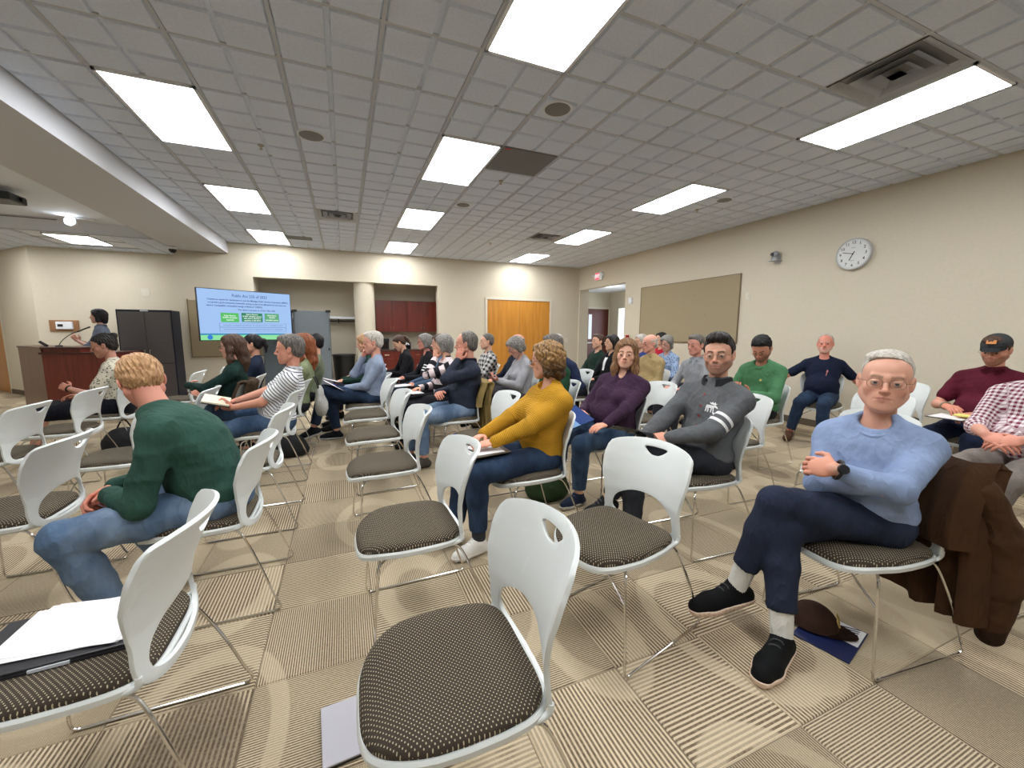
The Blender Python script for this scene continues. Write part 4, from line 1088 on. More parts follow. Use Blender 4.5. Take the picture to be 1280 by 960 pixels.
def head_ops(fem, old=False):
    s = SDF()
    s.ell((0, -.018, .042), (.0745, .092, .080)).ell((0, .030, .035), (.062, .055, .055), k=.03).ell((0, .022, -.025), (.063, .060, .074), k=.03)
    jw = .046 if fem else .054
    for q in (-1, 1):
        s.cone((q*jw, -.005, -.050), (q*.016, .060, -.090), .021, .020, .035)
        s.ell((q*.043, .050, -.022), (.020, .018, .020), k=.02)
    s.ell((0, .071, -.094), (.020, .016, .015), k=.015)
    br = .007 if fem else .0095
    s.cone((-.038, .072, .027), (0, .084, .024), br, br, .012).cone((.038, .072, .027), (0, .084, .024), br, br, .012)
    for q in (-1, 1): s.sub_ell((q*.031, .097, .006), (.018, .0125, .0115), k=.010)
    s.cone((0, .084, .018), (0, .106, -.022), .0065, .009, .012).ell((0, .107, -.025), (.0105, .010, .009), k=.006)
    for q in (-1, 1): s.ell((q*.012, .096, -.029), (.007, .009, .006), k=.006)
    s.ell((0, .070, -.056), (.030, .022, .026), k=.02)
    s.cone((-.027, .078, -.0555), (0, .0925, -.0515), .003, .0038, .006).cone((.027, .078, -.0555), (0, .0925, -.0515), .003, .0038, .006)
    s.cone((-.020, .080, -.061), (0, .0905, -.063), .003, .0048, .006).cone((.020, .080, -.061), (0, .0905, -.063), .003, .0048, .006)
    s.sub_cone((-.027, .085, -.0590), (0, .0985, -.0565), .0015, .0022, .002).sub_cone((.027, .085, -.0590), (0, .0985, -.0565), .0015, .0022, .002)
    if old:
        for q in (-1, 1):
            s.sub_cone((q*.016, .099, -.034), (q*.031, .086, -.062), .0022, .0022, .009).sub_cone((q*.020, .096, -.009), (q*.036, .090, -.012), .0014, .0014, .006)
        s.sub_cone((-.026, .095, .056), (.026, .095, .056), .003, .003, .006).sub_cone((-.030, .091, .070), (.030, .091, .070), .003, .003, .006)
    for q in (-1, 1):
        s.ell((q*.031, .0765, .005), (.0150, .0135, .0125), k=.004)
        s.sub_ell((q*.031, .0945, .0030), (.0120, .012, .0036), k=.002)
        Re = Rz(q*0.35) @ Rx(0.15)
        s.ell((q*.079, -.012, -.002), (.008, .019, .031), Re, k=.008)
        s.sub_ell((q*.088, -.008, .002), (.007, .010, .018), Re, k=.004)
    return s

def head_color(P, skin, lip, brow, beard=None, eyes=True, ruddy=0.32):
    n = len(P); base = np.tile(np.array(skin[:3]), (n, 1)); x, y, z = P[:, 0], P[:, 1], P[:, 2]; ax = np.abs(x)
    def blend(mask, c, amt=1.0): 
        m = np.clip(mask*amt, 0, 1)[:, None]; base[:] = base*(1-m)+np.array(c[:3])*m
    red = np.array(skin[:3])*np.array([1.05, 0.72, 0.68])
    blend(np.exp(-((ax-.043)**2+(z+.028)**2)/.0005)*(y > .02)*.7, red, ruddy)
    blend(np.exp(-(x**2+(z+.024)**2)/.0002)*(y > .09), red, ruddy)
    blend(1.0*((ax > .075) & (y < .03)), red, 0.4*ruddy)
    if beard is not None:
        c, st = beard
        zb = -.036+.38*np.clip(ax-.028, 0, .05)
        zone = np.clip((zb-z)/.012, 0, 1)*np.clip((y+.02)/.04, 0, 1)*np.where((ax < .022) & (z > -.068) & (z < -.047), .2, 1)
        blend(zone, c, st)
    lipm = np.clip(1-((ax/.027)**2+((z+.0572)/.0088)**2)**2, 0, 1)*(y > .07)
    blend(np.clip(lipm*1.6, 0, 1), lip, 0.65)
    if brow is not None:
        cz = .0265+.10*np.minimum(ax-.014, .02)-.25*np.clip(ax-.036, 0, 1)
        bm_ = (ax > .011) & (ax < .046) & (np.abs(z-cz) < .0045) & (y > .05)
        blend(1.0*bm_, brow, 0.8)
    if eyes:
        e = ((ax-.031)/.0135)**2+((z-.004)/.0060)**2
        blend(1.0*((e < 1) & (y > .06)), (0.45, 0.38, 0.34))
        e2 = ((ax-.031)/.0070)**2+((z-.004)/.0062)**2
        blend(1.0*((e2 < 1) & (y > .06)), (0.02, 0.015, 0.012))
    else:
        e = ((ax-.031)/.0150)**2+((z-.004)/.0060)**2
        blend(1.0*((e < 1) & (e > .55) & (z > .004) & (y > .065)), (0.14, 0.08, 0.06), 0.45)
    return np.concatenate([base, np.ones((n, 1))], 1)

def hair_sdf(style):
    s = SDF(); ys = [-1, 1]; zs = [-.05, .05]; zt = None; arch = 0; amp = .0012; fr = 26; wav = 1.0
    def cap(t=0.010, low=True):
        s.ell((0, -.018, .044), (.0745+t, .092+t, .080+t))
        if low: s.ell((0, -.050, -.010), (.066+t*.5, .056+t*.5, .062), k=.02)
    if style in ('short', 'crew', 'quiff', 'tousled'):
        cap(.006 if style == 'crew' else .010)
        ys = [-.2, -.075, -.045, -.03, -.012, .012, .018, .045, .062, .075, .2]; zs = [-.075, -.070, -.05, -.02, .008, .002, .035, .062, .074, .082, .086]
        if style == 'quiff':
            s.ell((0, .028, .106), (.062, .064, .038), k=.02).ell((0, .066, .106), (.052, .026, .027), k=.015); amp = .002; fr = 12
        if style == 'tousled':
            s.ell((0, .00, .093), (.064, .080, .040), k=.02); amp = .0032; fr = 33; wav = 2.4
        if style == 'short': s.ell((.01, .03, .098), (.055, .055, .028), k=.02); amp = .0014
    elif style == 'receding':
        cap(.007); ys = [-.2, -.075, -.045, -.03, -.012, .012, .018, .03, .045, .2]; zs = [-.075, -.070, -.05, -.02, .008, .002, .050, .095, .14, .2]
    elif style == 'side':      # old man: parted white hair
        cap(.0045); s.ell((.012, -.006, .097), (.060, .066, .022), k=.02); amp = .0009; fr = 40
        ys = [-.2, -.075, -.045, -.03, -.012, .012, .020, .035, .055, .2]; zs = [-.075, -.070, -.05, -.02, .008, -.002, .045, .080, .098, .108]
    elif style == 'fringe':    # bald on top
        cap(.005); ys = [-.2, -.075, -.045, -.03, -.012, .010, .02, .03, .2]; zs = [-.075, -.065, -.05, -.02, .008, .004, .05, .2, .2]; zt = .050
    elif style in ('bob', 'wavybob', 'curly', 'greybob'):
        t = .014 if style != 'curly' else .022
        cap(t)
        dn = {'bob': -.075, 'wavybob': -.085, 'curly': -.035, 'greybob': -.055}[style]
        for q in (-1, 1): s.cone((q*.068, -.008, .035), (q*.070, -.012, dn), .030, .028, .03)
        s.cone((0, -.060, .03), (0, -.070, dn), .060, .050, .04)
        s.ell((.02, .045, .082), (.055, .042, .036), k=.02)
        ys = [-.2, .018, .034, .050, .066, .078, .2]; zs = [-.2, -.2, -.02, .034, .060, .072, .080]; arch = 1
        amp = {'bob': .0015, 'wavybob': .0028, 'curly': .004, 'greybob': .0018}[style]; fr = {'bob': 26, 'wavybob': 8, 'curly': 13, 'greybob': 17}[style]; wav = 3.0 if style in ('wavybob', 'curly', 'greybob') else 1.0
    elif style in ('long', 'longpart'):
        cap(.013)
        for q in (-1, 1):
            s.chain([(q*.064, .015, .050), (q*.074, .006, -.03), (q*.080, .012, -.12), (q*.085, .02, -.20)], [.028, .027, .030, .018], .03)
        s.chain([(0, -.065, .03), (0, -.078, -.06), (0, -.085, -.16), (0, -.08, -.24)], [.058, .052, .050, .03], .04)
        s.ell((0.01, .036, .083), (.058, .050, .034), k=.03)
        ys = [-.2, .040, .046, .060, .075, .2]; zs = [-.4, -.4, .012, .056, .076, .086]; amp = .0022; fr = 17; wav = 1.2; arch = 1
    elif style == 'pony':
        cap(.009); s.chain([(0, -.10, .05), (0, -.135, .035), (0, -.145, -.03), (0, -.135, -.11)], [.020, .026, .024, .010], .015)
        ys = [-.2, -.075, -.045, -.03, -.012, .012, .03, .05, .075, .2]; zs = [-.16, -.075, -.05, -.02, .005, .006, .04, .062, .08, .085]; ys[0] = -.2
    elif style == 'bun':
        cap(.010); s.ell((0, -.105, .085), (.038, .034, .034), k=.012)
        ys = [-.2, -.075, -.045, -.03, -.012, .012, .03, .05, .075, .2]; zs = [-.075, -.070, -.05, -.02, .0, .006, .04, .062, .08, .085]; amp = .003; wav = 2
    elif style == 'fade':
        cap(.004); ys = [-.2, -.075, -.045, -.03, -.012, .012, .018, .045, .062, .2]; zs = [-.075, -.070, -.05, -.02, .008, -.006, .035, .066, .080, .086]
        s.ell((0, .028, .106), (.062, .066, .034), k=.012).ell((.0, .058, .112), (.054, .036, .024), k=.012); amp = .0025; fr = 9
    def fc(d, g):
        d = np.maximum(d, (np.interp(g[1], ys, zs)+(arch*np.clip(.010-14*(g[0]+.012)**2, -.05, .012)*(g[1] > .046))-g[2])*0.75)
        if zt is not None: d = np.maximum(d, (g[2]-zt-.25*np.abs(g[1]+.02))*0.8)
        return d
    s.fcut(fc)
    def nz(P):
        ph = np.arctan2(P[:, 0], -P[:, 1]+1e-4); z = P[:, 2]
        return amp*(np.sin(ph*fr+wav*np.sin(z*45+ph*3)+1.3)+0.6*np.sin(ph*fr*2.1+wav*1.3*np.sin(z*70+2))+0.5*np.sin(z*60*wav+ph*9))
    s.noise = nz
    return s

def hand_ops(s, w, f, n, side, curl, spread=0.0, sc_=1.0, fa=None):
    """w wrist, f finger direction, n back-of-hand normal, side +1 right hand; curl 0 flat .. 1 fist"""
    f = unit(f); n = unit(n-f*(np.dot(n, f))); a = np.cross(f, n)       # a: across, to the person's right for a palm-down hand
    th = -side                                                            # thumb lies towards the middle
    a = a*1.0
    R = np.stack([a, f, n], 1)
    s.cone(w-(f if fa is None else fa)*.05, w, .026*sc_, .025*sc_, .01)
    s.ell(w+f*.046*sc_, (.041*sc_, .054*sc_, .0155*sc_), R, k=.014)
    lens = [.036, .041, .039, .031]; xs = [.031, .0105, -.0105, -.030]
    for i in range(4):
        x = xs[i]*(-side)*sc_*(-1)*(-1)
        b = w+f*(.086-.004*abs(i-1.4))*sc_+a*x; d = unit(f+a*x*spread*8)
        L = lens[i]*sc_; ang = 0; p = b; r0 = .0093*sc_
        for j in range(3):
            ang += curl*(0.9 if j == 0 else 1.25)
            dd = d*math.cos(ang)-n*math.sin(ang); q = p+dd*L*(1, .72, .55)[j]
            s.cone(p, q, r0*(1-.09*j), r0*(1-.09*(j+1)), .003); p = q
    tb = w+f*.020*sc_+a*th*.024*sc_-n*.006; t1 = tb+(f*.55+a*th*.75-n*.3*curl)*.042*sc_; t2 = t1+unit(f*.85+a*th*.25-n*(.2+.5*curl))*.030*sc_; t3 = t2+unit(f*.95-a*th*.1*curl-n*.5*curl)*.024*sc_
    s.cone(tb, t1, .0145*sc_, .0115*sc_, .010).cone(t1, t2, .0112*sc_, .0098*sc_, .003).cone(t2, t3, .0098*sc_, .0080*sc_, .003)

def ik(S, W, a, b, pole):
    d = W-S; L = np.linalg.norm(d); 
    if L > (a+b)*0.995: W = S+d/L*(a+b)*0.995; d = W-S; L = np.linalg.norm(d)
    u = d/L; x = (a*a-b*b+L*L)/(2*L); h = math.sqrt(max(a*a-x*x, 0))
    p = unit(np.asarray(pole, float)-u*np.dot(pole, u))
    return S+u*x+p*h, W

RES = {'near': (.0075, .0029, .0032), 'mid': (.0105, .0042, .0042), 'far': (.014, .0062, .006)}
PEOPLE = {}
def person(key, pos, face, label, group=None, s=1.0, wd=1.0, fat=0.0, fem=False, res='far', hy=-.115, hz=.545, lean=(-.17, -.16), side=0.0, twist=0.0,
           head=(0, 0, 0), hs=None, arms=None, legs=None, top=None, sleeve='long', bottom=None, hem=0.07, shoe=None, sole=None, sock=None, skin=(214, 166, 140), lip=(170, 100, 92),
           brow=(90, 70, 55), beard=None, hair=('short', None), vneck=False, collar=None, patt=False, bulk=0.0, glasses=None, short_legs=False, skirt=False, standing=False, seed=1, bust=0.0, foldamp=.006, shsc=None):
    hB, hH, hF = RES[res]; hs = hs or (1.02 if fem else 1.07)
    if fem and wd == 1.0: wd = .90
    hip = V3(0, hy, hz); l0, l1 = lean
    d0 = unit(V3(math.sin(side), math.sin(l0), math.cos(l0))); d1 = unit(V3(math.sin(side), math.sin(l1), math.cos(l1)))
    C1 = hip+d0*.20*s; C2 = C1+d1*.285*s
    cx = unit(Rz(twist) @ V3(1, 0, 0)); cx = unit(cx-d1*np.dot(cx, d1)); cy = np.cross(d1, cx); Rc = np.stack([cx, cy, d1], 1)
    hx = unit(Rz(twist*.4) @ V3(1, 0, 0)); hx = unit(hx-d0*np.dot(hx, d0)); Rb = np.stack([hx, np.cross(d0, hx), d0], 1)
    yaw, pit, rol = [math.radians(v) for v in head]
    Rh = Rz(yaw) @ Rx(-pit) @ Ry(rol)
    nd = unit(d1*.5+V3(0, 0, .55)); hc = C2+nd*.068*s+Rh @ V3(0, .022, .112)*hs
    def torso(f, e, sh=True):
        f.ell(hip+V3(0, .0, .01 if e < 0 else .045), (.160*wd+e, .118+.02*fat+e, (.105 if e < 0 else .072)+e), Rb, .04)
        f.ell(hip+d0*.13*s+Rb[:, 1]*(.02+.05*fat), (.142*wd+.03*fat+e, .102+.055*fat+e, .135*s+e), Rb, .05)
        f.ell(C2-d1*.175*s+cy*.004, (.160*wd+e+.01*fat, .108+.02*fat+e, .165*s+e), Rc, .05)
        for q in (-1, 1):
            f.cone(C2-d1*.060+cx*q*.05, C2-d1*.082+cx*q*.152*wd, .060+e, .055+e, .04)
            f.cone(C2-d1*.012, C2-d1*.052+cx*q*.11*wd, .045+e, .038+e, .04)
            if bust: f.ell(C2-d1*.205*s+cx*q*.072+cy*(.085+.02*bust), (.058+.012*bust+e, .05+.02*bust+e, .058+.01*bust+e), Rc, .035)
    S = {q: C2-d1*.088+cx*q*.170*wd for q in (-1, 1)}
    arms = arms or {}
    A = {}
    for q, nm in ((-1, 'L'), (1, 'R')):
        a = dict(w=(q*.09, .20, .66), d=(-q*.55, .8, -.25), n=(q*.1, .2, 1), c=.35, p=(q*.7, -.5, -.8)); a.update(arms.get(nm, {}))
        Tw = Rz(twist); W = Tw @ np.asarray(a['w'], float); a['n'] = Tw @ np.asarray(a['n'], float)
        if a['d'] is not None: a['d'] = Tw @ np.asarray(a['d'], float)
        if 'chin' in a: W = hc+Rh @ (np.asarray(a['chin'], float)*hs)
        E_, W = ik(S[q], W, .285*s, .25*s, Tw @ np.asarray(a['p'], float))
        a['E'] = E_; a['W'] = W
        if a['d'] is None: a['d'] = unit(W-E_)
        A[q] = a
    LG = {}
    legs = legs or {}
    for q, nm in ((-1, 'L'), (1, 'R')):
        a = dict(k=(q*.13, .375, .50), a=(q*.13, .40, .09), t=(q*.15, 1, 0), u=(0, 0, 1)); a.update(legs.get(nm, {}))
        for c in ('k', 'a', 't', 'u'): a[c] = np.asarray(a[c], float)
        LG[q] = a
    H = {q: hip+V3(q*.088*wd, .03, -.005) for q in (-1, 1)}
    skinc = srgb(*skin); Vs, Qs, Cs = [], [], []; off_ = 0
    def addm(VQ, col=None, cols=None):
        nonlocal off_
        V_, Q_ = VQ
        if len(V_) == 0: return
        Vs.append(V_); Qs.append(Q_+off_); Cs.append(cols if cols is not None else np.tile(np.array(col), (len(V_), 1))); off_ += len(V_)
    # head
    hsdf = head_ops(fem, key in ('old', 'lightblue', 'wall', 'tan')); Vh, Qh = hsdf.build(hH)
    hcols = head_color(Vh, skinc, srgb(*lip), srgb(*brow) if brow else None, (srgb(*beard[0]), beard[1]) if beard else None, eyes=(res != 'near'))
    addm(((Rh @ (Vh*hs).T).T+hc, Qh), cols=hcols)
    # neck, hidden torso, limbs: one surface
    f = SDF(); torso(f, -.012)
    f.cone(C2-d1*.03, hc+Rh @ V3(0, -.022, -.055)*hs, (.050 if fem else .058), (.046 if fem else .053), .03)
    for q in (-1, 1):
        a = A[q]; f.cone(S[q], a['E'], .047 if not fem else .042, .038, .03).cone(a['E'], a['W'], .041-.004*fem, .027, .015)
    if short_legs or skirt or standing is False or True:
        for q in (-1, 1):
            L_ = LG[q]; f.cone(H[q], L_['k'], .075, .052, .03).cone(L_['k'], L_['k']+(L_['a']-L_['k'])*.35, .050, .052, .02).cone(L_['k']+(L_['a']-L_['k'])*.35, L_['a'], .052, .034, .02)
    addm(f.build(max(hB, .008)), skinc)
    for q in (-1, 1):
        a = A[q]; g = SDF(); hand_ops(g, a['W'], np.asarray(a['d'], float), np.asarray(a['n'], float), q, a['c'], a.get('sp', 0.0), (.92 if fem else 1.04), unit(a['W']-a['E']))
        red = tuple(c*m for c, m in zip(skinc[:3], (1.0, .86, .82)))+(1,)
        addm(g.build(hF), red)
    Vb = np.concatenate(Vs); Qb = np.concatenate(Qs); Cb = np.concatenate(Cs)
    me = np_mesh('person', Vb, Qb, SKIN, Cb)
    root = link('person', me); root.location = (pos[0], pos[1], 0); root.rotation_euler = (0, 0, math.radians(face-90))
    tag(root, label, 'person', group)
    # top
    bones = [(hip, C2), (S[-1], A[-1]['E']), (A[-1]['E'], A[-1]['W']), (S[1], A[1]['E']), (A[1]['E'], A[1]['W'])]
    def pattern(V_):
        best = np.full(len(V_), 1e9); out = np.zeros((len(V_), 3))
        for bi, (p, q) in enumerate(bones):
            ba = q-p; L = np.linalg.norm(ba); u = ba/L; t = (V_-p) @ u; tc = np.clip(t, 0, L)
            r = V_-p-tc[:, None]*u; dist = np.linalg.norm(r, axis=1)-(.115 if bi == 0 else .05)
            ref = unit(cx-u*np.dot(cx, u)) if abs(np.dot(cx, u)) < .9 else unit(cy-u*np.dot(cy, u)); r2 = np.cross(u, ref)
            ang = np.arctan2(r @ r2, r @ ref); m = dist < best; best[m] = dist[m]
            out[m] = np.stack([ang*(.14 if bi == 0 else .055), t, np.full(len(V_), float(bi))], 1)[m]
        return out
    t_e = .014+bulk*.006
    f = SDF(); torso(f, t_e)
    if hem is not None: pass
    f.cone(C2-d1*.05, C2-nd*.004, .072+bulk*.004, .068, .02)
    for q in (-1, 1):
        a = A[q]; r0 = .057+bulk*.005
        if sleeve == 'long':
            f.cone(S[q], a['E'], r0, .051+bulk*.006, .03).cone(a['E'], a['W']-unit(a['W']-a['E'])*(.045 if key == 'old' and q < 0 else .012), .050+bulk*.007, .036+bulk*.003, .02)
        elif sleeve == 'rolled':
            f.cone(S[q], a['E'], r0, .052, .03).cone(a['E'], a['E']+(a['W']-a['E'])*.15, .052, .050, .02)
        else:
            f.cone(S[q], S[q]+(a['E']-S[q])*.66, r0+.003, .060, .03)
    if collar is None or (collar and collar[1] == 'ring'):
        if not vneck: f.sub_ell(C2+cy*.052+nd*.016, (.064, .052, .046), k=.012)
    if vneck:
        f.sub_cone(C2+nd*.03+cy*.06, C2-d1*.10*s+cy*.145, .046, .012, .01)
    f.noise = folds(foldamp, 16, seed)
    Vt, Qt = f.build(hB)
    tm = top if not isinstance(top, tuple) else cloth('top_'+key, srgb(*top))
    o = link('top', np_mesh('top', Vt, Qt, tm, None, pattern(Vt) if patt else None), root); tops = o
    # collar
    if collar:
        colr, kind = collar
        cm_ = cloth('collar_'+key, srgb(*colr)) if isinstance(colr, tuple) else colr
        z = nd; x = unit(cx-z*np.dot(cx, z)); y = np.cross(z, x); ctr = C2+nd*(.008 if kind == 'ring' else .012)+y*.008
        bm = B()
        if kind == 'ring': add_tube(bm, [Vector(ctr+x*.074*math.cos(t)+y*(.078+.020*max(0, math.sin(t)))*math.sin(t)-z*(.006+.050*max(0, math.sin(t))**1.5)) for t in [2*PI*i/24 for i in range(24)]], .0085, 8, True)
        elif kind == 'stand':
            rows = []
            for lift, r in ((-.010, .074), (.012, .073), (.034, .076), (.040, .083), (.020, .090), (-.006, .096)):
                rows.append([bm.verts.new(Vector(ctr+z*(lift-.022*max(0, math.sin(t))**2)+x*r*math.cos(t)+y*(r+.004)*math.sin(t))) for t in [PI/2+.38+(2*PI-.76)*i/30 for i in range(31)]])
            for a_, b_ in zip(rows, rows[1:]):
                for i in range(30): bm.faces.new((a_[i], a_[i+1], b_[i+1], b_[i]))
            bmesh.ops.solidify(bm, geom=bm.faces[:], thickness=.005)
        else:
            for q in (-1, 1):      # two flaps
                pts = [(.004*q, .078, -.012), (.045*q, .062, .012), (.070*q, .0, .028), (.045*q, -.060, .034), (0, -.072, .036)]
                out_ = [(.030*q, .094, -.062), (.074*q, .070, -.018), (.092*q, .0, .002), (.060*q, -.078, .010), (0, -.092, .012)]
                a1 = [bm.verts.new(Vector(ctr+x*p[0]+y*p[1]+z*p[2])) for p in pts]; a2 = [bm.verts.new(Vector(ctr+x*p[0]+y*p[1]+z*p[2])) for p in out_]
                for i in range(4): bm.faces.new((a1[i], a1[i+1], a2[i+1], a2[i]))
            bmesh.ops.solidify(bm, geom=bm.faces[:], thickness=.005)
        obj('collar', bm, cm_, root, True)
    # trousers
    bmat = bottom if not isinstance(bottom, tuple) else cloth('bottom_'+key, srgb(*bottom))
    f = SDF(); e = .009
    f.ell(hip+V3(0, .0, .0), (.165*wd+e, .122+.02*fat+e, .100+e), Rb, .04)
    for q in (-1, 1):
        L_ = LG[q]; m1 = H[q]+(L_['k']-H[q])*.5
        if skirt:
            f.cone(H[q], L_['k'], .098, .075, .12)
        else:
            f.chain([H[q], m1, L_['k']], [.093, .085, .069], .035)
            if not short_legs:
                sd_ = L_['a']-L_['k']; he = L_['a']-unit(sd_)*(hem or 0)
                f.chain([L_['k'], L_['k']+(he-L_['k'])*.45, he], [.069, .062, .054], .02)
    if not skirt and not short_legs:
        for q in (-1, 1):
            L_ = LG[q]; u = unit(L_['a']-L_['k']); he = L_['a']-u*(hem or 0)
            f.sub_cone(he+u*.075, he+u*.10, .078, .078, .004)
    f.noise = folds(foldamp*1.1, 15, seed+50, (0.3, 1, 0.6))
    Vt, Qt = f.build(hB)
    link('skirt' if skirt else 'trousers', np_mesh('trousers', Vt, Qt, bmat), root)
    # shoes
    for q in (-1, 1):
        L_ = LG[q]; a_ = L_['a']; t_ = unit(L_['t']); u_ = unit(L_['u']-t_*np.dot(L_['u'], t_)); sc_ = shsc or (.92 if fem else 1.06)
        heel = a_-t_*.035*sc_-u_*.045; ball = a_+t_*.115*sc_-u_*.052; toe = a_+t_*.165*sc_-u_*.055
        f = SDF(); f.cone(heel, ball, .036*sc_, .041*sc_, .02).cone(ball, toe, .041*sc_, .033*sc_, .02).cone(a_-u_*.004-t_*.006, heel+t_*.02, .038, .034, .02).cone(a_+t_*.01, ball, .034, .026, .03)
        bot = a_-u_*.082
        f.cut(bot, -u_)
        sh = link('shoe', np_mesh('shoe', *f.build(min(hB, .009)), plain('shoe_%s' % key, srgb(*(shoe or (26, 25, 26))), .75, 0, 200, .3, 0, .15)), root)
        if sole:
            g = SDF(); g.cone(heel, ball, .040*sc_, .045*sc_, .02).cone(ball, toe, .045*sc_, .036*sc_, .02); g.cut(bot-u_*.004, -u_); g.cut(bot+u_*(.026 if res == 'near' else .020), u_)
            if res == 'near': g.noise = (lambda P, t0=t_, b0=bot: .0028*np.sin((P-b0) @ t0*2*PI/.021)*(((P-b0) @ u_) < .02))
            link('sole', np_mesh('sole', *g.build(min(hB, .005)), plain('sole_%s' % key, srgb(*sole), .6)), sh)
        if res == 'near':
            bm = B(); sx_ = np.cross(t_, u_)
            for i_ in range(4):
                c_ = a_+t_*(.040+.020*i_)*sc_-u_*(-.013+.0115*i_)*1.0; wd_ = .026
                add_tube(bm, catmull([Vector(c_-sx_*wd_-u_*.012), Vector(c_-sx_*wd_*.5+u_*.008), Vector(c_+sx_*wd_*.5+t_*.008+u_*.008), Vector(c_+sx_*wd_+t_*.010-u_*.012)], 4), .0030, 6)
            obj('laces', bm, plain('lace_%s' % key, srgb(*[min(255, int(c*1.3)+44) for c in (shoe or (30, 28, 28))]), .8), sh, True)
        if sock:
            kd = unit(L_['k']-a_); g = SDF(); g.cone(a_-u_*.01, a_+kd*.20, .040, .050, .01)
            if res == 'near': g.noise = (lambda P, a0=a_, k0=kd, t0=t_: .0012*np.sin(np.arctan2((P-a0) @ np.cross(k0, t0), (P-a0) @ t0)*22))
            link('sock', np_mesh('sock', *g.build(min(hB, .0045)), cloth('sock_'+key, srgb(*sock))), root)
    # hair in head coordinates
    hst, hcol = hair
    Mh = Matrix.Translation(Vector(hc)) @ Matrix([list(r) for r in Rh]).to_4x4() @ Matrix.Scale(hs, 4)
    if hst:
        c1, c2 = hcol
        V_, Q_ = hair_sdf(hst).build(min(.0075, hH*1.1))
        if len(V_):
            ho = link('hair', np_mesh('hair', V_, Q_, hair_mat('hair_'+key, srgb(*c1), srgb(*c2), 1.0, hst == 'wavybob')), root); ho.matrix_local = Mh
    if res == 'near':
        for q in (-1, 1):
            bm = B(); bmesh.ops.create_uvsphere(bm, u_segments=20, v_segments=14, radius=.0122)
            eo = obj('eye', bm, EYE, root, True); eo.matrix_local = Mh @ Matrix.Translation((q*.031, .0772, .004))
    if glasses:
        gm = FRAME_D if glasses == 'dark' else FRAME_M; bm = B(); th = .0016 if glasses == 'dark' else .0010
        if res == 'far': th *= 1.6
        for q in (-1, 1):
            pts = [Vector((q*.033+.0225*abs(math.cos(t))**.7*(1 if math.cos(t) > 0 else -1), .100-.10*abs(q*.033+.0225*math.cos(t))**1.6, .002+.0165*abs(math.sin(t))**.8*(1 if math.sin(t) > 0 else -1))) for t in [2*PI*i/24 for i in range(24)]]
            add_tube(bm, pts, th, 6, True)
            add_tube(bm, [(q*.055, .099, .009), (q*.072, .088, .010), (q*.081, .02, .008), (q*.083, -.02, .0)], th, 6)
        add_tube(bm, [(-.011, .101, .007), (0, .104, .010), (.011, .101, .007)], th, 6)
        go = obj('glasses', bm, gm, root, True); go.matrix_local = Mh
        if res == 'near':
            bm = B()
            for q in (-1, 1):
                vs = [bm.verts.new((q*.033+.0215*abs(math.cos(t))**.7*(1 if math.cos(t) > 0 else -1), .0995-.10*abs(q*.033)**1.6, .002+.0155*abs(math.sin(t))**.8*(1 if math.sin(t) > 0 else -1))) for t in [2*PI*i/20 for i in range(20)]]
                bm.faces.new(vs)
            bmesh.ops.solidify(bm, geom=bm.faces[:], thickness=.0012)
            obj('lens', bm, GLASSM, go)
    PEOPLE[key] = dict(root=root, Mh=Mh, A=A, LG=LG, C2=C2, cx=cx, cy=cy, d1=d1, hip=hip, top=tops, pos=pos, face=face, S=S, hc=hc)
    return root

def pworld(key, p):
    d = PEOPLE[key]; a = math.radians(d['face']-90); c, s_ = math.cos(a), math.sin(a)
    return Vector((d['pos'][0]+c*p[0]-s_*p[1], d['pos'][1]+s_*p[0]+c*p[1], p[2]))
def prot(key): return math.radians(PEOPLE[key]['face']-90)

# hair colours
H_WHITE = ((206, 200, 190), (150, 142, 132)); H_GREY = ((150, 146, 140), (86, 82, 78)); H_SALT = ((120, 114, 108), (62, 56, 52)); H_DARK = ((34, 26, 24), (18, 14, 14))
H_BLACK = ((22, 18, 22), (10, 9, 12)); H_BROWN = ((84, 58, 42), (48, 32, 24)); H_AUB = ((150, 84, 46), (92, 48, 28)); H_BLOND = ((196, 156, 112), (146, 106, 72)); H_LIGHT = ((178, 138, 84), (62, 38, 24)); H_DKBL = ((150, 112, 76), (88, 60, 42))
def Cp(k): return (CH[k][0], CH[k][1]), CH[k][2]
DEN = lambda n, c, c2: cloth(n, srgb(*c), 'denim', srgb(*c2))
JEAN_L = DEN('light_denim', (84, 106, 134), (140, 158, 180)); JEAN_D = DEN('dark_denim', (32, 46, 68), (52, 72, 100)); JEAN_M = DEN('mid_denim', (46, 66, 92), (86, 108, 134))
def P(key, ch, label, dx=0.0, dy=0.0, dface=0, **k):
    pos, fa = Cp(ch); return person(key, (pos[0]+dx, pos[1]+dy), fa+dface, label, **k)
WRITE = dict(L=dict(w=(-.09, .25, .68), d=(.5, .8, -.1), n=(0, .1, 1), c=.45), R=dict(w=(.12, .26, .68), d=(-.5, .8, -.15), n=(.3, .1, 1), c=.6))
LAP = dict(L=dict(w=(-.11, .20, .66), d=(.75, .6, -.15), n=(0, .3, 1), c=.4), R=dict(w=(.11, .21, .66), d=(-.75, .6, -.1), n=(0, .3, 1), c=.4))
PHONE = dict(L=dict(w=(-.07, .25, .76), d=(.4, .7, .4), n=(0, .8, -.5), c=.5), R=dict(w=(.08, .25, .76), d=(-.4, .7, .4), n=(0, .8, -.5), c=.5))
CROSS_A = dict(L=dict(w=(.035, .235, .815), d=(1, -.22, -.12), n=(.15, .9, .45), c=.5, p=(-1, .0, -.9)), R=dict(w=(-.07, .17, .76), d=(-1, -.6, .0), n=(0, .8, .6), c=.5, p=(1, .0, -.9)))
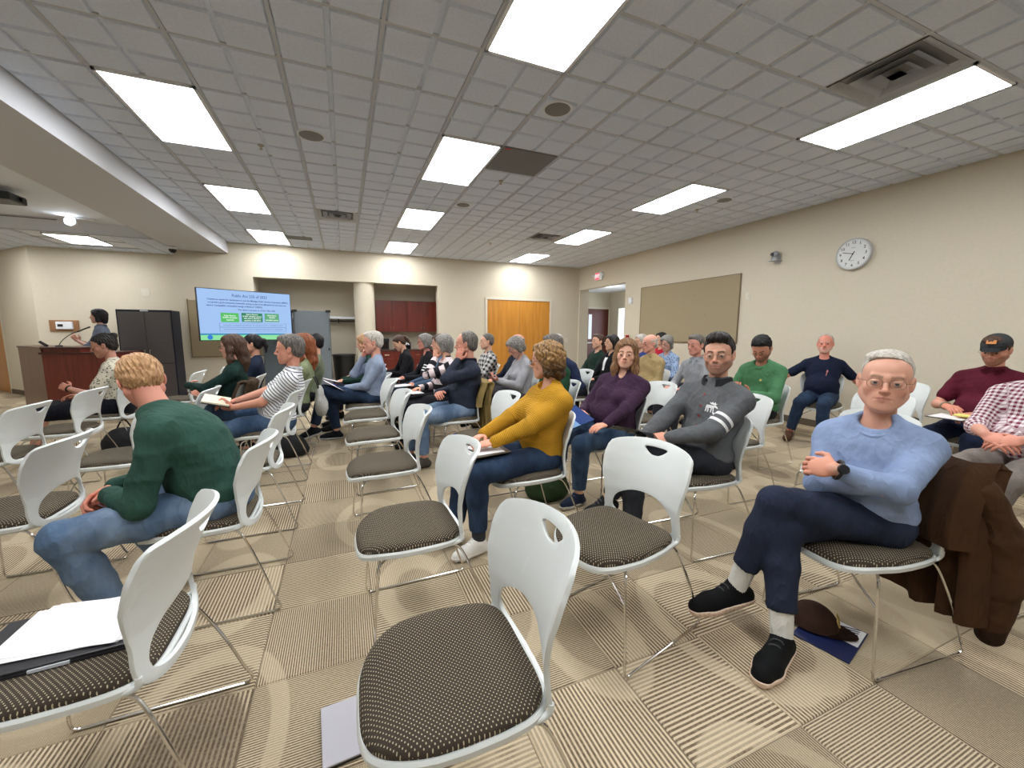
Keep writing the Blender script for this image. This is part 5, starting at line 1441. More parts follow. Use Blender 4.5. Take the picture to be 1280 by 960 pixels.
LEG_X = dict(L=dict(k=(.03, .39, .64), a=(.17, .52, .27), t=(.15, 1, -.25), u=(.1, .3, 1)), R=dict(k=(.08, .38, .50), a=(.02, .42, .09), t=(0, 1, 0)))
LEG_XR = dict(R=dict(k=(-.03, .40, .64), a=(-.17, .54, .27), t=(-.15, 1, -.25), u=(0, .3, 1)), L=dict(k=(-.08, .38, .50), a=(-.02, .42, .09), t=(0, 1, 0)))

# --- nearest figures
P('old', 'E0', 'elderly white haired man in a pale blue sweater with crossed arms', res='near', s=.895, wd=.98, fat=.45, hy=-.08, lean=(-.05, -.02), side=.02, twist=math.radians(22), head=(33, 0, -3), hs=1.10,
  arms=CROSS_A, legs=dict(L=dict(k=(.07, .38, .635), a=(.155, .475, .20), t=(.12, 1, -.12), u=(.12, .2, 1)), R=dict(k=(.05, .36, .515), a=(-.055, .43, .09), t=(-.42, 1, 0))),
  top=(134, 152, 186), bottom=(36, 43, 62), hem=.135, shsc=1.2, shoe=(12, 13, 15), sole=(222, 196, 178), sock=(214, 212, 206), skin=(212, 158, 136), lip=(176, 110, 98), brow=(150, 120, 100), hair=('side', H_WHITE), collar=((134, 152, 186), 'ring'), glasses='metal', seed=3, foldamp=.008)
P('grey', 'E1', 'dark haired bearded man in a grey buttoned jacket reading', res='near', s=1.03, wd=1.04, fat=.2, lean=(-.16, -.13), twist=math.radians(16), head=(33, 2, 2),
  arms=dict(L=dict(w=(.00, .26, .73), d=(.9, .5, -.1), n=(0, .5, 1), c=.3, p=(-1, -.2, -.9)), R=dict(w=(.17, .36, .66), d=(-.2, .9, -.2), n=(.3, .2, 1), c=.5)), legs=LEG_X,
  top=cloth('grey_marl', srgb(92, 94, 97)), bottom=(44, 46, 52), shoe=(26, 26, 28), skin=(208, 156, 132), brow=(40, 28, 24), beard=((84, 60, 48), .55), hair=('quiff', H_DARK), collar=((62, 64, 67), 'stand'), glasses='metal', bulk=1.0, seed=5, foldamp=.009)
P('purple', 'E2', 'woman with light brown hair in a dark purple sweater', res='near', fem=True, wd=1.08, fat=1.1, bust=1.6, s=.97, lean=(-.17, -.15), twist=math.radians(24), head=(46, 1, -3),
  arms=dict(L=dict(w=(-.18, .30, .665), d=(.25, .95, -.12), n=(-.1, .1, 1), c=.2, sp=.04), R=dict(w=(.10, .20, .72), d=(-.3, .9, -.2), n=(0, .2, 1), c=.4)),
  legs=dict(L=dict(k=(-.22, .37, .51), a=(-.19, .36, .09), t=(-.15, 1, 0)), R=dict(k=(.03, .40, .51), a=(.02, .46, .09))),
  top=(58, 36, 58), bottom=JEAN_M, shoe=(28, 36, 56), sole=(200, 196, 190), skin=(222, 172, 148), lip=(186, 104, 100), brow=(110, 78, 60), hair=('long', H_DKBL), vneck=True, seed=7, foldamp=.007)
P('mustard', 'D2', 'woman with wavy highlighted bob in a mustard knit sweater', res='near', fem=True, s=.95, wd=.98, fat=.25, bust=1.0, hy=-.15, lean=(-.12, -.12), head=(-40, 6, 0),
  arms=dict(L=dict(w=(-.07, .27, .675), d=(.35, .9, -.15), n=(-.2, .1, 1), c=.35, p=(-.5, -.6, -.9)), R=dict(w=(.09, .27, .69), d=(-.5, .8, -.1), n=(.2, .1, 1), c=.6)),
  legs=dict(L=dict(k=(-.12, .38, .52), a=(-.13, .37, .09), t=(-.15, 1, 0)), R=dict(k=(.06, .39, .52), a=(.05, .47, .09), t=(.1, 1, 0))),
  top=cloth('mustard_knit', srgb(192, 142, 38), 'knit'), bottom=JEAN_D, shoe=(226, 224, 220), sole=(235, 233, 230), hem=.09, sock=(50, 54, 58), skin=(214, 162, 138), brow=(100, 70, 50), hair=('wavybob', H_LIGHT), collar=(cloth('mustard_rib', srgb(192, 142, 38), 'knit'), 'ring'), glasses='dark', patt=True, bulk=.8, seed=9)
P('blond', 'A1', 'large blond man in a dark green sweater leaning on his knees', res='near', s=1.06, wd=1.12, fat=.6, hy=-.08, lean=(.10, .74), side=.0, head=(-66, 36, -6), hs=1.0,
  arms=dict(L=dict(w=(-.04, .34, .62), d=(.6, .8, -.3), n=(-.4, .4, .8), c=.6, p=(-.8, -.35, -.9)), R=dict(w=(.05, .36, .63), d=(-.6, .7, -.3), n=(.4, .4, .8), c=.6, p=(.8, -.35, -.9))),
  legs=dict(L=dict(k=(-.23, .42, .52), a=(-.16, .30, .10), t=(-.1, 1, 0)), R=dict(k=(.20, .42, .52), a=(.22, .22, .11), t=(.1, 1, 0))),
  top=(44, 76, 66), bottom=JEAN_L, shoe=(44, 38, 36), skin=(214, 148, 128), brow=(170, 130, 90), hair=('tousled', H_BLOND), collar=((44, 76, 66), 'ring'), seed=11, bulk=.8, foldamp=.010)
# --- middle distance
P('stripe', 'A3', 'grey haired man in a white striped polo holding a notebook', res='mid', s=.99, wd=1.08, fat=.7, lean=(-.30, -.30), hs=1.14, head=(-6, 2, 0),
  arms=dict(L=dict(w=(-.10, .22, .70), d=(.3, .9, .1), n=(-.8, .1, -.5), c=.5), R=dict(w=(.10, .26, .72), d=(-.4, .8, 0), n=(.3, .1, 1), c=.4)),
  legs=dict(R=dict(k=(.12, .42, .64), a=(-.05, .56, .34), t=(-.3, .9, -.3), u=(0, .4, 1)), L=dict(k=(-.14, .38, .50), a=(-.14, .36, .09))),
  top=cloth('white_striped', srgb(226, 226, 228), 'stripes', srgb(70, 74, 92), p=.024), sleeve='short', patt=True, bottom=JEAN_M, skin=(206, 146, 124), brow=(100, 90, 84), hair=('short', H_SALT), collar=((224, 224, 226), 'flap'), seed=13)
P('cap', 'H0', 'bearded man in a maroon polo and dark cap by the wall', res='mid', s=1.05, wd=1.12, fat=.8, lean=(-.14, -.1), twist=math.radians(8), head=(4, 16, 0), arms=dict(L=dict(w=(-.05, .24, .70), d=(.6, .8, -.1), n=(0, .2, 1), c=.5), R=dict(w=(.16, .20, .74), d=(-.7, .7, -.1), n=(0, .3, 1), c=.4)),
  top=(84, 20, 38), sleeve='short', collar=((84, 20, 38), 'flap'), bottom=(30, 40, 64), skin=(208, 148, 126), brow=(96, 60, 44), beard=((120, 78, 58), .7), hair=('short', H_BROWN), glasses='metal', seed=15)
P('check', 'G0', 'man in a red and white checked shirt and grey trousers', res='mid', s=1.04, wd=1.08, fat=.9, lean=(-.16, -.12), twist=math.radians(10), head=(0, 4, 0), arms=dict(L=dict(w=(-.05, .27, .74), d=(.9, .5, -.25), n=(0, .7, .8), c=.35), R=dict(w=(.10, .27, .74), d=(-.9, .5, -.25), n=(0, .7, .8), c=.35)),
  legs=dict(L=dict(k=(-.12, .46, .50), a=(-.10, .66, .12), t=(0, 1, .2)), R=dict(k=(.12, .47, .52), a=(.10, .52, .09))),
  top=cloth('red_gingham', srgb(228, 218, 222), 'gingham', srgb(116, 34, 58), p=.026), patt=True, sleeve='rolled', bottom=(124, 116, 110), skin=(212, 152, 132), hair=('short', H_BROWN), collar=((200, 170, 180), 'flap'), seed=17)
P('green', 'G2', 'dark haired man in a bright green pullover looking at his phone', res='mid', s=1.05, wd=1.02, fat=.3, lean=(-.08, .04), twist=math.radians(10), head=(20, 34, 0), arms=PHONE, top=(74, 122, 84), bottom=(28, 28, 32), skin=(196, 136, 112), brow=(30, 24, 22), beard=((60, 44, 38), .6), hair=('tousled', H_BLACK), glasses='metal', bulk=1, collar=((74, 122, 84), 'ring'), seed=19)
P('wall', 'H2', 'white haired man in a navy t-shirt leaning against the right wall', res='mid', s=1.04, wd=1.08, fat=.7, lean=(-.16, -.14), head=(-6, 0, 0),
  arms=dict(R=dict(w=(.62, .02, .86), d=(1, .1, 0), n=(0, .2, 1), c=.3, p=(0, -.4, -1)), L=dict(w=(-.45, -.05, .80), d=(-.8, .3, -.4), n=(0, .2, 1), c=.3)),
  legs=dict(R=dict(k=(.22, .36, .50), a=(.30, .30, .09)), L=dict(k=(-.02, .42, .50), a=(-.02, .48, .09))), top=(20, 28, 50), sleeve='short', bottom=JEAN_D, shoe=(80, 54, 40), skin=(216, 142, 122), brow=(190, 180, 170), beard=((210, 200, 190), .35), hair=('receding', H_WHITE), seed=21)
P('lightblue', 'C6', 'white haired man in light blue resting his chin on his hand', res='mid', s=1.02, wd=1.06, fat=.4, lean=(-.12, -.08), head=(-8, 6, 0), hs=1.14, arms=dict(R=dict(w=(.04, .20, 1.03), chin=(.035, .125, -.150), d=(-.25, -.12, .95), n=(.3, 1, .2), c=.9, p=(.3, .6, -1)), L=dict(w=(-.06, .22, .68), d=(.6, .8, -.2), n=(-.3, .2, 1), c=.6)),
  legs=dict(L=dict(k=(-.06, .46, .66), a=(-.06, .60, .20), t=(0, 1, -.3), u=(0, .3, 1)), R=dict(k=(.12, .40, .52), a=(.12, .34, .09))), top=(136, 148, 170), bottom=JEAN_D, shoe=(24, 26, 32), sole=(200, 200, 204), skin=(214, 158, 138), brow=(160, 150, 140), hair=('short', H_WHITE), glasses=None, collar=((136, 148, 170), 'ring'), seed=23)
P('jacket', 'D4', 'balding man in a dark blue fleece with his hand on his cheek', res='mid', s=1.03, wd=1.06, fat=.5, lean=(-.14, -.08), head=(-30, 2, 0), hs=1.12, arms=dict(L=dict(w=(-.10, .16, 1.02), chin=(-.095, .065, -.145), d=(.05, -.25, 1), n=(-.7, .7, .1), c=.3, p=(-.6, .6, -1)), R=dict(w=(-.08, .20, .74), d=(-1, .2, .1), n=(0, .5, 1), c=.4)),
  legs=dict(L=dict(k=(-.18, .40, .51), a=(-.20, .38, .09)), R=dict(k=(.0, .44, .52), a=(.02, .48, .09))), top=(40, 46, 60), bottom=JEAN_L, shoe=(70, 66, 60), skin=(206, 146, 126), brow=(110, 90, 80), hair=('receding', H_SALT), collar=((40, 46, 60), 'stand'), bulk=1, seed=25)
P('bun', 'L3', 'woman with a dark hair bun in a pale patterned top', res='mid', fem=True, lean=(.02, .06), head=(4, 14, 0), dface=8, arms=dict(L=dict(w=(-.06, .24, .76), d=(.3, .8, .4), n=(-.8, .2, .3), c=.7), R=dict(w=(.06, .22, .68), d=(-.5, .8, 0), n=(.2, .1, 1), c=.4)),
  legs=dict(L=dict(k=(-.10, .44, .52), a=(-.08, .56, .13), t=(0, 1, -.1)), R=dict(k=(.05, .46, .56), a=(-.05, .78, .34), t=(0, .8, -.5), u=(0, .6, .8))), skirt=True, top=cloth('leaf_print', srgb(198, 190, 172), 'floral', srgb(92, 100, 92)), sleeve='short', bottom=(16, 18, 28), shoe=(200, 190, 180), skin=(190, 138, 118), hair=('bun', H_DARK), glasses='metal', seed=27)
P('curly', 'E4', 'woman with short curly grey hair in a light grey sweater', res='mid', fem=True, fat=.4, bust=.8, lean=(-.05, .08), head=(-8, 34, 0), arms=PHONE, legs=LEG_X, top=(150, 150, 154), bottom=(70, 70, 76), skin=(206, 156, 138), hair=('greybob', H_GREY), glasses='dark', seed=29)
P('olive', 'E3', 'grey haired man in a dark green shirt behind the mustard woman', res='mid', fat=.5, wd=1.08, lean=(.05, .12), head=(-30, 6, 0), arms=LAP, top=(30, 66, 46), bottom=(50, 50, 56), skin=(208, 152, 132), hair=('short', H_SALT), collar=((30, 66, 46), 'flap'), seed=31)
P('auburn', 'A4', 'woman with long auburn hair in a pale green shirt', res='mid', fem=True, dx=.05, hs=1.08, lean=(-.24, -.2), head=(-6, 2, 0), arms=LAP, top=(128, 136, 104), bottom=(40, 40, 46), skin=(214, 158, 136), lip=(170, 90, 80), hair=('long', H_AUB), seed=33)
P('stripehair', 'D6', 'brunette woman in a blue denim shirt holding her hands together', res='mid', fem=True, lean=(-.18, -.12), head=(-12, 2, 0), arms=LAP, top=DEN('shirt_denim', (62, 82, 104), (92, 114, 138)), bottom=(22, 22, 28), skin=(212, 158, 136), hair=('long', H_BROWN), seed=35)
P('darkgreen', 'B4', 'woman with long dark hair and glasses in a dark green sweater', res='mid', fem=True, lean=(-.22, -.16), head=(-6, 4, 0), arms=CROSS_A, legs=dict(L=dict(k=(-.08, .44, .52), a=(-.05, .66, .14)), R=dict(k=(.10, .44, .52), a=(.10, .62, .12))), top=(20, 44, 40), bottom=(186, 166, 128), skin=(208, 156, 136), hair=('long', H_BROWN), glasses='dark', seed=37)
P('sweatergrey', 'G3', 'grey haired man in a light grey sweater writing notes', res='mid', lean=(.02, .08), head=(4, 4, 0), arms=WRITE, top=(148, 150, 154), bottom=(50, 50, 58), skin=(204, 142, 124), hair=('short', H_SALT), collar=((190, 196, 204), 'flap'), seed=39)
P('tan', 'G4', 'balding white haired man in a tan jacket', res='mid', lean=(0, .06), fat=.5, head=(-10, 6, 0), arms=LAP, top=(168, 146, 104), bottom=(60, 60, 64), skin=(214, 154, 134), hair=('fringe', H_WHITE), collar=((168, 146, 104), 'flap'), bulk=1.2, glasses='metal', seed=41)
P('floralw', 'H4', 'grey haired woman in a blue patterned blouse by the tack board', res='mid', fem=True, lean=(.02, .06), head=(10, 16, 0), arms=LAP, top=cloth('blue_floral', srgb(150, 170, 200), 'floral', srgb(52, 74, 120)), bottom=(40, 44, 60), skin=(206, 158, 140), hair=('bob', H_GREY), glasses='metal', seed=43)
# --- far figures
P('navypony', 'B5', 'person with a dark ponytail in a navy top near the screen', dx=.05, fem=True, head=(-6, 6, 0), top=(28, 38, 58), bottom=(30, 30, 36), skin=(196, 146, 124), hair=('pony', H_BLACK))
P('behindaub', 'A5', 'dark haired person half hidden behind the auburn haired woman', dx=.14, head=(-4, 0, 0), top=(110, 118, 96), bottom=(30, 30, 36), hair=('short', H_BLACK))
P('blondw', 'C7', 'woman with blond hair wearing a red scarf and dark green cardigan', fem=True, head=(-12, 14, 0), lean=(0, .06), arms=WRITE, top=(24, 52, 44), collar=((150, 44, 44), 'stand'), bottom=(30, 34, 50), hair=('bob', H_BLOND), brow=None)
P('behindblond', 'C8', 'grey haired person farthest back beside the column', head=(-10, 4, 0), top=(60, 50, 52), bottom=(30, 34, 50), hair=('short', H_GREY), s=1.04)
P('stripes', 'D5', 'grey haired woman in a black and pale striped sweater', res='mid', fem=True, fat=.4, lean=(.0, .05), head=(-34, 6, 0), arms=dict(L=dict(w=(-.09, .18, .98), chin=(-.06, .10, -.15), d=(.1, -.1, 1), n=(-.6, .8, 0), c=.4, p=(-.7, .5, -1)), R=dict(w=(.12, .22, .68), d=(-.6, .8, -.1), n=(0, .2, 1), c=.5)), top=cloth('wide_stripe', srgb(222, 204, 206), 'wide_stripes', srgb(30, 30, 36), p=.13), patt=True, bottom=(26, 26, 32), hair=('greybob', H_GREY))
P('sleeves', 'D7', 'grey haired person in a black top with white sleeve stripes', fem=True, lean=(0, .08), head=(-12, 2, 0), arms=WRITE, top=(24, 25, 30), bottom=(40, 54, 70), skin=(204, 140, 124), hair=('greybob', H_GREY), glasses='dark')
P('writer', 'D8', 'brown haired woman in a black cardigan bent over her notes', res='mid', fem=True, lean=(.05, .16), head=(-14, 32, 0), dx=-.1, arms=WRITE, top=(20, 20, 25), bottom=(24, 24, 30), hair=('pony', H_BROWN))
P('plaid', 'E6', 'person in a black and white checked flannel shirt', dx=.0, dy=-.1, lean=(-.05, .0), head=(-10, 2, 0), arms=PHONE, top=cloth('flannel', srgb(200, 198, 196), 'flannel', srgb(24, 24, 28), p=.07), patt=True, bottom=(60, 60, 66), hair=('crew', H_SALT), bulk=1, fat=.5, wd=1.1)
P('bald', 'E5', 'bald man in a dark navy pullover in front of the oak doors', head=(-8, -2, 0), dx=.08, top=(24, 30, 44), bottom=(40, 40, 46), skin=(214, 156, 136), hair=('fringe', H_GREY), glasses='metal', collar=((24, 30, 44), 'flap'))
P('whiteback', 'F6', 'white haired person half hidden behind the man in dark green', head=(-10, 0, 0), top=(90, 90, 96), bottom=(40, 40, 46), hair=('receding', H_WHITE))
P('bend', 'F5', 'person in a navy top bending the head deeply forward', lean=(.25, .62), head=(-10, 44, 0), arms=LAP, top=(32, 42, 70), bottom=(40, 40, 50), hair=('short', H_DARK), brow=None)
P('doorman', 'G6', 'dark haired man in a dark green shirt below the side opening', head=(-8, -2, 0), dx=.0, top=(28, 48, 40), bottom=(30, 30, 36), hair=('short', H_BROWN))
P('blackjacket', 'G5', 'dark haired woman in a black jacket over a white blouse', fem=True, head=(-8, 0, 0), dx=-.02, arms=LAP, top=(20, 20, 24), bottom=(24, 24, 28), hair=('bob', H_DARK), vneck=True)
P('whiteblue', 'H5', 'white haired person in blue beside the tan jacket man', head=(-10, 4, 0), top=(44, 62, 120), bottom=(40, 40, 50), hair=('bob', H_WHITE))
P('red', 'H6', 'dark haired person in a red top below the tack board', fem=True, s=1.08, head=(-10, 0, 0), top=(170, 30, 50), bottom=(40, 40, 50), hair=('bob', H_BLACK))
P('hidden', 'H3', 'light haired person mostly hidden behind the light grey sweater man', head=(0, 4, 0), top=(120, 110, 100), bottom=(40, 40, 50), hair=('short', H_GREY))
# the standing speaker behind the desk
person('speaker', (-3.86, 9.22), 192, 'woman standing at the presenter desk in a grey blue shirt', fem=True, res='mid', s=1.02, hz=.93, hy=0, lean=(0, .02), head=(-8, 0, 0), hs=1.0,
  arms=dict(L=dict(w=(-.06, .30, 1.20), d=(.2, .5, .8), n=(-.8, .3, .2), c=.4), R=dict(w=(.10, .32, 1.18), d=(-.2, .5, .8), n=(.8, .3, .2), c=.4)),
  legs=dict(L=dict(k=(-.10, .03, .50), a=(-.10, -.01, .09)), R=dict(k=(.10, .03, .50), a=(.10, -.01, .09))), top=(112, 122, 140), bottom=(40, 42, 50), skin=(206, 160, 142), hair=('bob', H_BLACK), collar=((112, 122, 140), 'flap'), sleeve='rolled', standing=True, seed=51)

# ------------------------------------------------------------------ worn details
def wrist_band(key, q, mat, r=.031, name='wrist_watch', face=True, up=.012):
    d = PEOPLE[key]; a = d['A'][q]; u = unit(a['W']-a['E']); n = unit(a['n']-u*np.dot(a['n'], u)); x = np.cross(u, n); c = a['W']+unit(a['d'])*up
    bm = B(); add_tube(bm, [Vector(c+x*(r+.002)*math.cos(t)+n*r*math.sin(t)) for t in [2*PI*i/24 for i in range(24)]], .007, 8, True, .35 if False else None)
    if face: add_cyl(bm, Vector(c+n*(r-.002)), Vector(c+n*(r+.011)), .020, .019, 28)
    o = obj(name, bm, mat, d['root'], True)
    if face:
        bm = B(); add_cyl(bm, Vector(c+n*(r+.011)), Vector(c+n*(r+.0125)), .015, .015, 24); obj('watch_face', bm, plain('watch_glass', srgb(34, 36, 44), .1), o)
wrist_band('old', -1, BLACK, r=.035, up=-.012)
wrist_band('cap', 1, BRASS, r=.031, name='bracelet', face=False)
wrist_band('bun', -1, BLACK, r=.028, name='wrist_watch', face=False)
# cap
d = PEOPLE['cap']; bm = B()
rings = []
for i in range(9):
    t = i/8*PI/2; r = math.cos(t); z = math.sin(t)
    rings.append([bm.verts.new((.088*r*math.sin(a), -.018+.105*r*math.cos(a), .050+.088*z)) for a in [2*PI*j/32 for j in range(32)]])
for a, b in zip(rings, rings[1:]):
    for j in range(32): bm.faces.new((a[j], a[(j+1) % 32], b[(j+1) % 32], b[j]))
bmesh.ops.remove_doubles(bm, verts=bm.verts, dist=.0005)
ho = obj('cap', bm, cloth('cap_grey', srgb(58, 60, 62)), d['root'], True); ho.matrix_local = d['Mh']
bm = B(); n = 12; a1 = []; a2 = []
for j in range(n+1):
    a = -1.05+2.1*j/n; a1.append(bm.verts.new((.088*math.sin(a), -.018+.105*math.cos(a), .052))); a2.append(bm.verts.new((.085*math.sin(a)*1.0, -.018+.105*math.cos(a)+.075*math.cos(a*1.35), .050-.012*math.cos(a)+.02*abs(math.sin(a))*-1)))
for j in range(n): bm.faces.new((a1[j], a1[j+1], a2[j+1], a2[j]))
bmesh.ops.solidify(bm, geom=bm.faces[:], thickness=.004); obj('cap_brim', bm, cloth('cap_grey2', srgb(58, 60, 62)), ho, True)
bm = B(); add_box(bm, (0.0, .082, .095), (.055, .008, .030), rot=Matrix.Rotation(.55, 3, 'X')); obj('cap_patch', bm, plain('orange_patch', srgb(196, 128, 70), .7), ho)
# button and emblem on the grey jacket, white sleeve bands
from mathutils.bvhtree import BVHTree
def decal(key, polys, origin, mat, size, name, rot=0.0, lift=.0022):
    d = PEOPLE[key]; me = d['top'].data
    bvh = BVHTree.FromPolygons([v.co for v in me.vertices], [p.vertices for p in me.polygons])
    cx, cz = d['cx'], d['d1']; cy = d['cy']; bm = B()
    for poly in polys:
        c, s_ = math.cos(rot), math.sin(rot)
        vs = [bm.verts.new((x*c-y*s_, x*s_+y*c, 0)) for x, y in poly]
        bm.faces.new(vs)
    bmesh.ops.triangulate(bm, faces=bm.faces[:])
    for k_ in range(3): bmesh.ops.subdivide_edges(bm, edges=[e for e in bm.edges if e.calc_length()*size > .008], cuts=1, use_grid_fill=False); bmesh.ops.triangulate(bm, faces=bm.faces[:])
    for v in bm.verts:
        # seen from the wearer's front, +x of the drawing runs to the wearer's left
        p = Vector(d['C2']-cx*(origin[0]+v.co.x*size)-cz*(origin[1]-v.co.y*size)+cy*.35)
        h = bvh.ray_cast(p, Vector(-cy))
        v.co = (h[0]+Vector(cy)*lift) if h[0] is not None else p-Vector(cy)*.24
    return obj(name, bm, mat, d['root'])
W_PRINT = plain('white_print', srgb(232, 232, 232), .7)
moose = [
 [(-.55, .10), (-.40, .30), (.10, .34), (.45, .30), (.52, .05), (.30, -.08), (-.25, -.10), (-.50, -.02)],
 [(-.55, .10), (-.78, .02), (-.98, -.06), (-1.0, .06), (-.82, .22), (-.60, .36), (-.40, .30)],
 [(-.60, .36), (-.80, .62), (-.60, .56), (-.52, .80), (-.38, .60), (-.16, .82), (-.14, .60), (.12, .72), (.02, .50), (-.30, .42)],
 [(-.50, -.02), (-.54, -.62), (-.42, -.62), (-.34, -.06)], [(-.28, -.09), (-.22, -.66), (-.10, -.66), (-.12, -.09)],
 [(.14, -.08), (.10, -.40), (.18, -.66), (.30, -.66), (.26, -.38), (.32, -.06)], [(.36, -.04), (.38, -.36), (.48, -.62), (.60, -.62), (.54, -.30), (.52, .05)]]
decal('grey', [[(-x, y) for x, y in reversed(p)] for p in moose], (.045, .150), W_PRINT, .047, 'animal_emblem')
def ring_band(key, q, t, w_, r, mat, name):
    d = PEOPLE[key]; S_, E_ = d['S'][q], d['A'][q]['E']; u = unit(E_-S_); x = unit(np.cross(u, [0, 0, 1.0])); y = np.cross(u, x)
    me = d['top'].data; bvh = BVHTree.FromPolygons([v.co for v in me.vertices], [p.vertices for p in me.polygons]); bm = B(); rows = []
    for k_ in range(3):
        c = S_+(E_-S_)*t+u*w_*(k_-1)/2; row = []
        for i in range(36):
            dr = Vector(x*math.cos(2*PI*i/36)+y*math.sin(2*PI*i/36)); h = bvh.ray_cast(Vector(c)+dr*.115, -dr, .115)
            rr = (h[0]-Vector(c)).length if h[0] is not None else r
            row.append(bm.verts.new(Vector(c)+dr*(min(rr, r*1.35)+.0025)))
        rows.append(row)
    for a, b in zip(rows, rows[1:]):
        for i in range(36): bm.faces.new((a[i], a[(i+1) % 36], b[(i+1) % 36], b[i]))
    return obj(name, bm, mat, d['root'], True)
for t_ in (.64, .80): ring_band('grey', -1, t_, .020, .062, W_PRINT, 'sleeve_band')
btn = plain('red_button', srgb(120, 40, 44), .4)
for z in (.075, .15, .215, .28):
    b_ = decal('grey', [[(math.cos(a), math.sin(a)) for a in [2*PI*i/12 for i in range(12)]]], (-.012, z), btn, .009, 'button', lift=.005)
decal('grey', [[(-1, 0), (1, 0), (1, 24), (-1, 24)]], (-.012, .30), plain('placket', srgb(70, 72, 76), .8), .0011*1.0*10/10, 'placket_seam')
decal('green', [[(math.cos(a), math.sin(a)) for a in [2*PI*i/10 for i in range(10)]]], (.05, .16), plain('gold_print', srgb(200, 180, 90), .6), .012, 'small_print')
decal('wall', [[(-1, -3), (-.4, -3), (.2, 0), (1, 1.5), (.6, 3), (-.2, 3), (-.6, 1), (-.4, 0)]], (.04, .20), plain('pendant', srgb(190, 120, 110), .5), .013, 'pendant')
decal('blackjacket', [[(-1, 0), (1, 0), (.6, -6), (-.6, -6)]], (0, .06), W_PRINT, .035, 'white_blouse')
for t_ in (.35, .5, .65): ring_band('sleeves', -1, t_, .018, .06, W_PRINT, 'sleeve_band')

# ------------------------------------------------------------------ garments on chairs
def drape(name, label, key, cols, x0, x1, zt, zb, back_drop, side_out=.0, seed=0, cat='jacket', front_drop=.18, arm=None):
    """a jacket laid over a chair back: folded sheet with deep vertical folds and thickness"""
    x, y, fa, _ = CH[key]; rs = random.Random(seed)
    nu, nv = 46, 26; bm = B(); G = []
    for i in range(nu+1):
        u = x0+(x1-x0)*i/nu; col = []
        for j in range(nv+1):
            t = j/nv
            # path: from the front of the back, over the top, down behind
            L = front_drop+.06+back_drop; s_ = t*L
            fold = .016*math.sin(u*62+1.3*math.sin(u*21+seed))+.012*math.sin(u*31+seed)
            zq = zt-front_drop+s_ if s_ < front_drop else zt-max(0, s_-front_drop-.06)
            by = float(np.interp(zq, [.40, .44, .50, .58, .66, .74, .80, .845], [-.205, -.207, -.198, -.190, -.198, -.222, -.248, -.272]))-float(np.interp(zq, [.4, .5, .62, .75, .85], [.032, .034, .055, .07, .072]))*(1-min(1, (u/.22)**2))-1.6*max(0, abs(u)-.235)
            if s_ < front_drop: yy, zz = by+.034, zt-front_drop+s_; fo = .25
            elif s_ < front_drop+.06:
                a = (s_-front_drop)/.06*PI; yy, zz = by+.045*math.cos(a), zt+.022*math.sin(a); fo = .35
            else:
                dwn = s_-front_drop-.06; yy, zz = by-.05-.03*dwn-.03*min(1, dwn*4), zt-dwn; fo = .5+min(1.6, dwn*4)
            spread = 1+.10*max(0, (zt-zz))
            col.append(bm.verts.new((u*spread+side_out*max(0, zt-zz), yy+fold*fo, max(zb+.02*math.sin(u*40+seed), zz-.03*abs(math.sin(u*9+seed))*t))))
        G.append(col)
    for i in range(nu):
        for j in range(nv): bm.faces.new((G[i][j], G[i+1][j], G[i+1][j+1], G[i][j+1]))
    bmesh.ops.recalc_face_normals(bm, faces=bm.faces); bmesh.ops.solidify(bm, geom=bm.faces[:], thickness=.012)
    mt = cloth(name+'_'+key, srgb(*cols), 'plain'); t = thing(name, label, cat, (x, y, 0), math.radians(fa-90))
    obj('body_panel', bm, mt, t, True)
    if arm:
        g = SDF(); g.chain([np.array(p) for p in arm[0]], arm[1], .03); g.noise = folds(.008, 20, seed+2, (0, 0, 1))
        link('sleeve', np_mesh('sleeve', *g.build(.008), mt), t)
        g = SDF(); p = np.array(arm[0][-1]); g.cone(p, p-np.array([0, 0, .05]), arm[1][-1]+.001, arm[1][-1]-.006, .01)
        link('cuff', np_mesh('cuff', *g.build(.007), cloth(name+'cuff'+key, srgb(*[int(c*.7) for c in cols]))), t)
    return t
drape('brown_jacket', 'brown suede jacket hanging over the chair of the old man', 'E0', (68, 45, 28), -.285, .26, .845, .10, .66, 0, 3, front_drop=.34, arm=([(-.26, -.30, .74), (-.30, -.38, .55), (-.31, -.40, .36), (-.30, -.40, .17)], [.05, .062, .060, .050]))
drape('tan_jacket', 'olive tan jacket hanging over the chair of the fleece man', 'D4', (136, 116, 72), -.27, .24, .845, .10, .52, -.05, 5, front_drop=.25)
drape('fur_coat', 'brown mottled coat hung over the chair of the dark green sweater woman', 'B4', (74, 58, 44), -.25, .25, .845, .2, .35, 0, 8, 'coat')
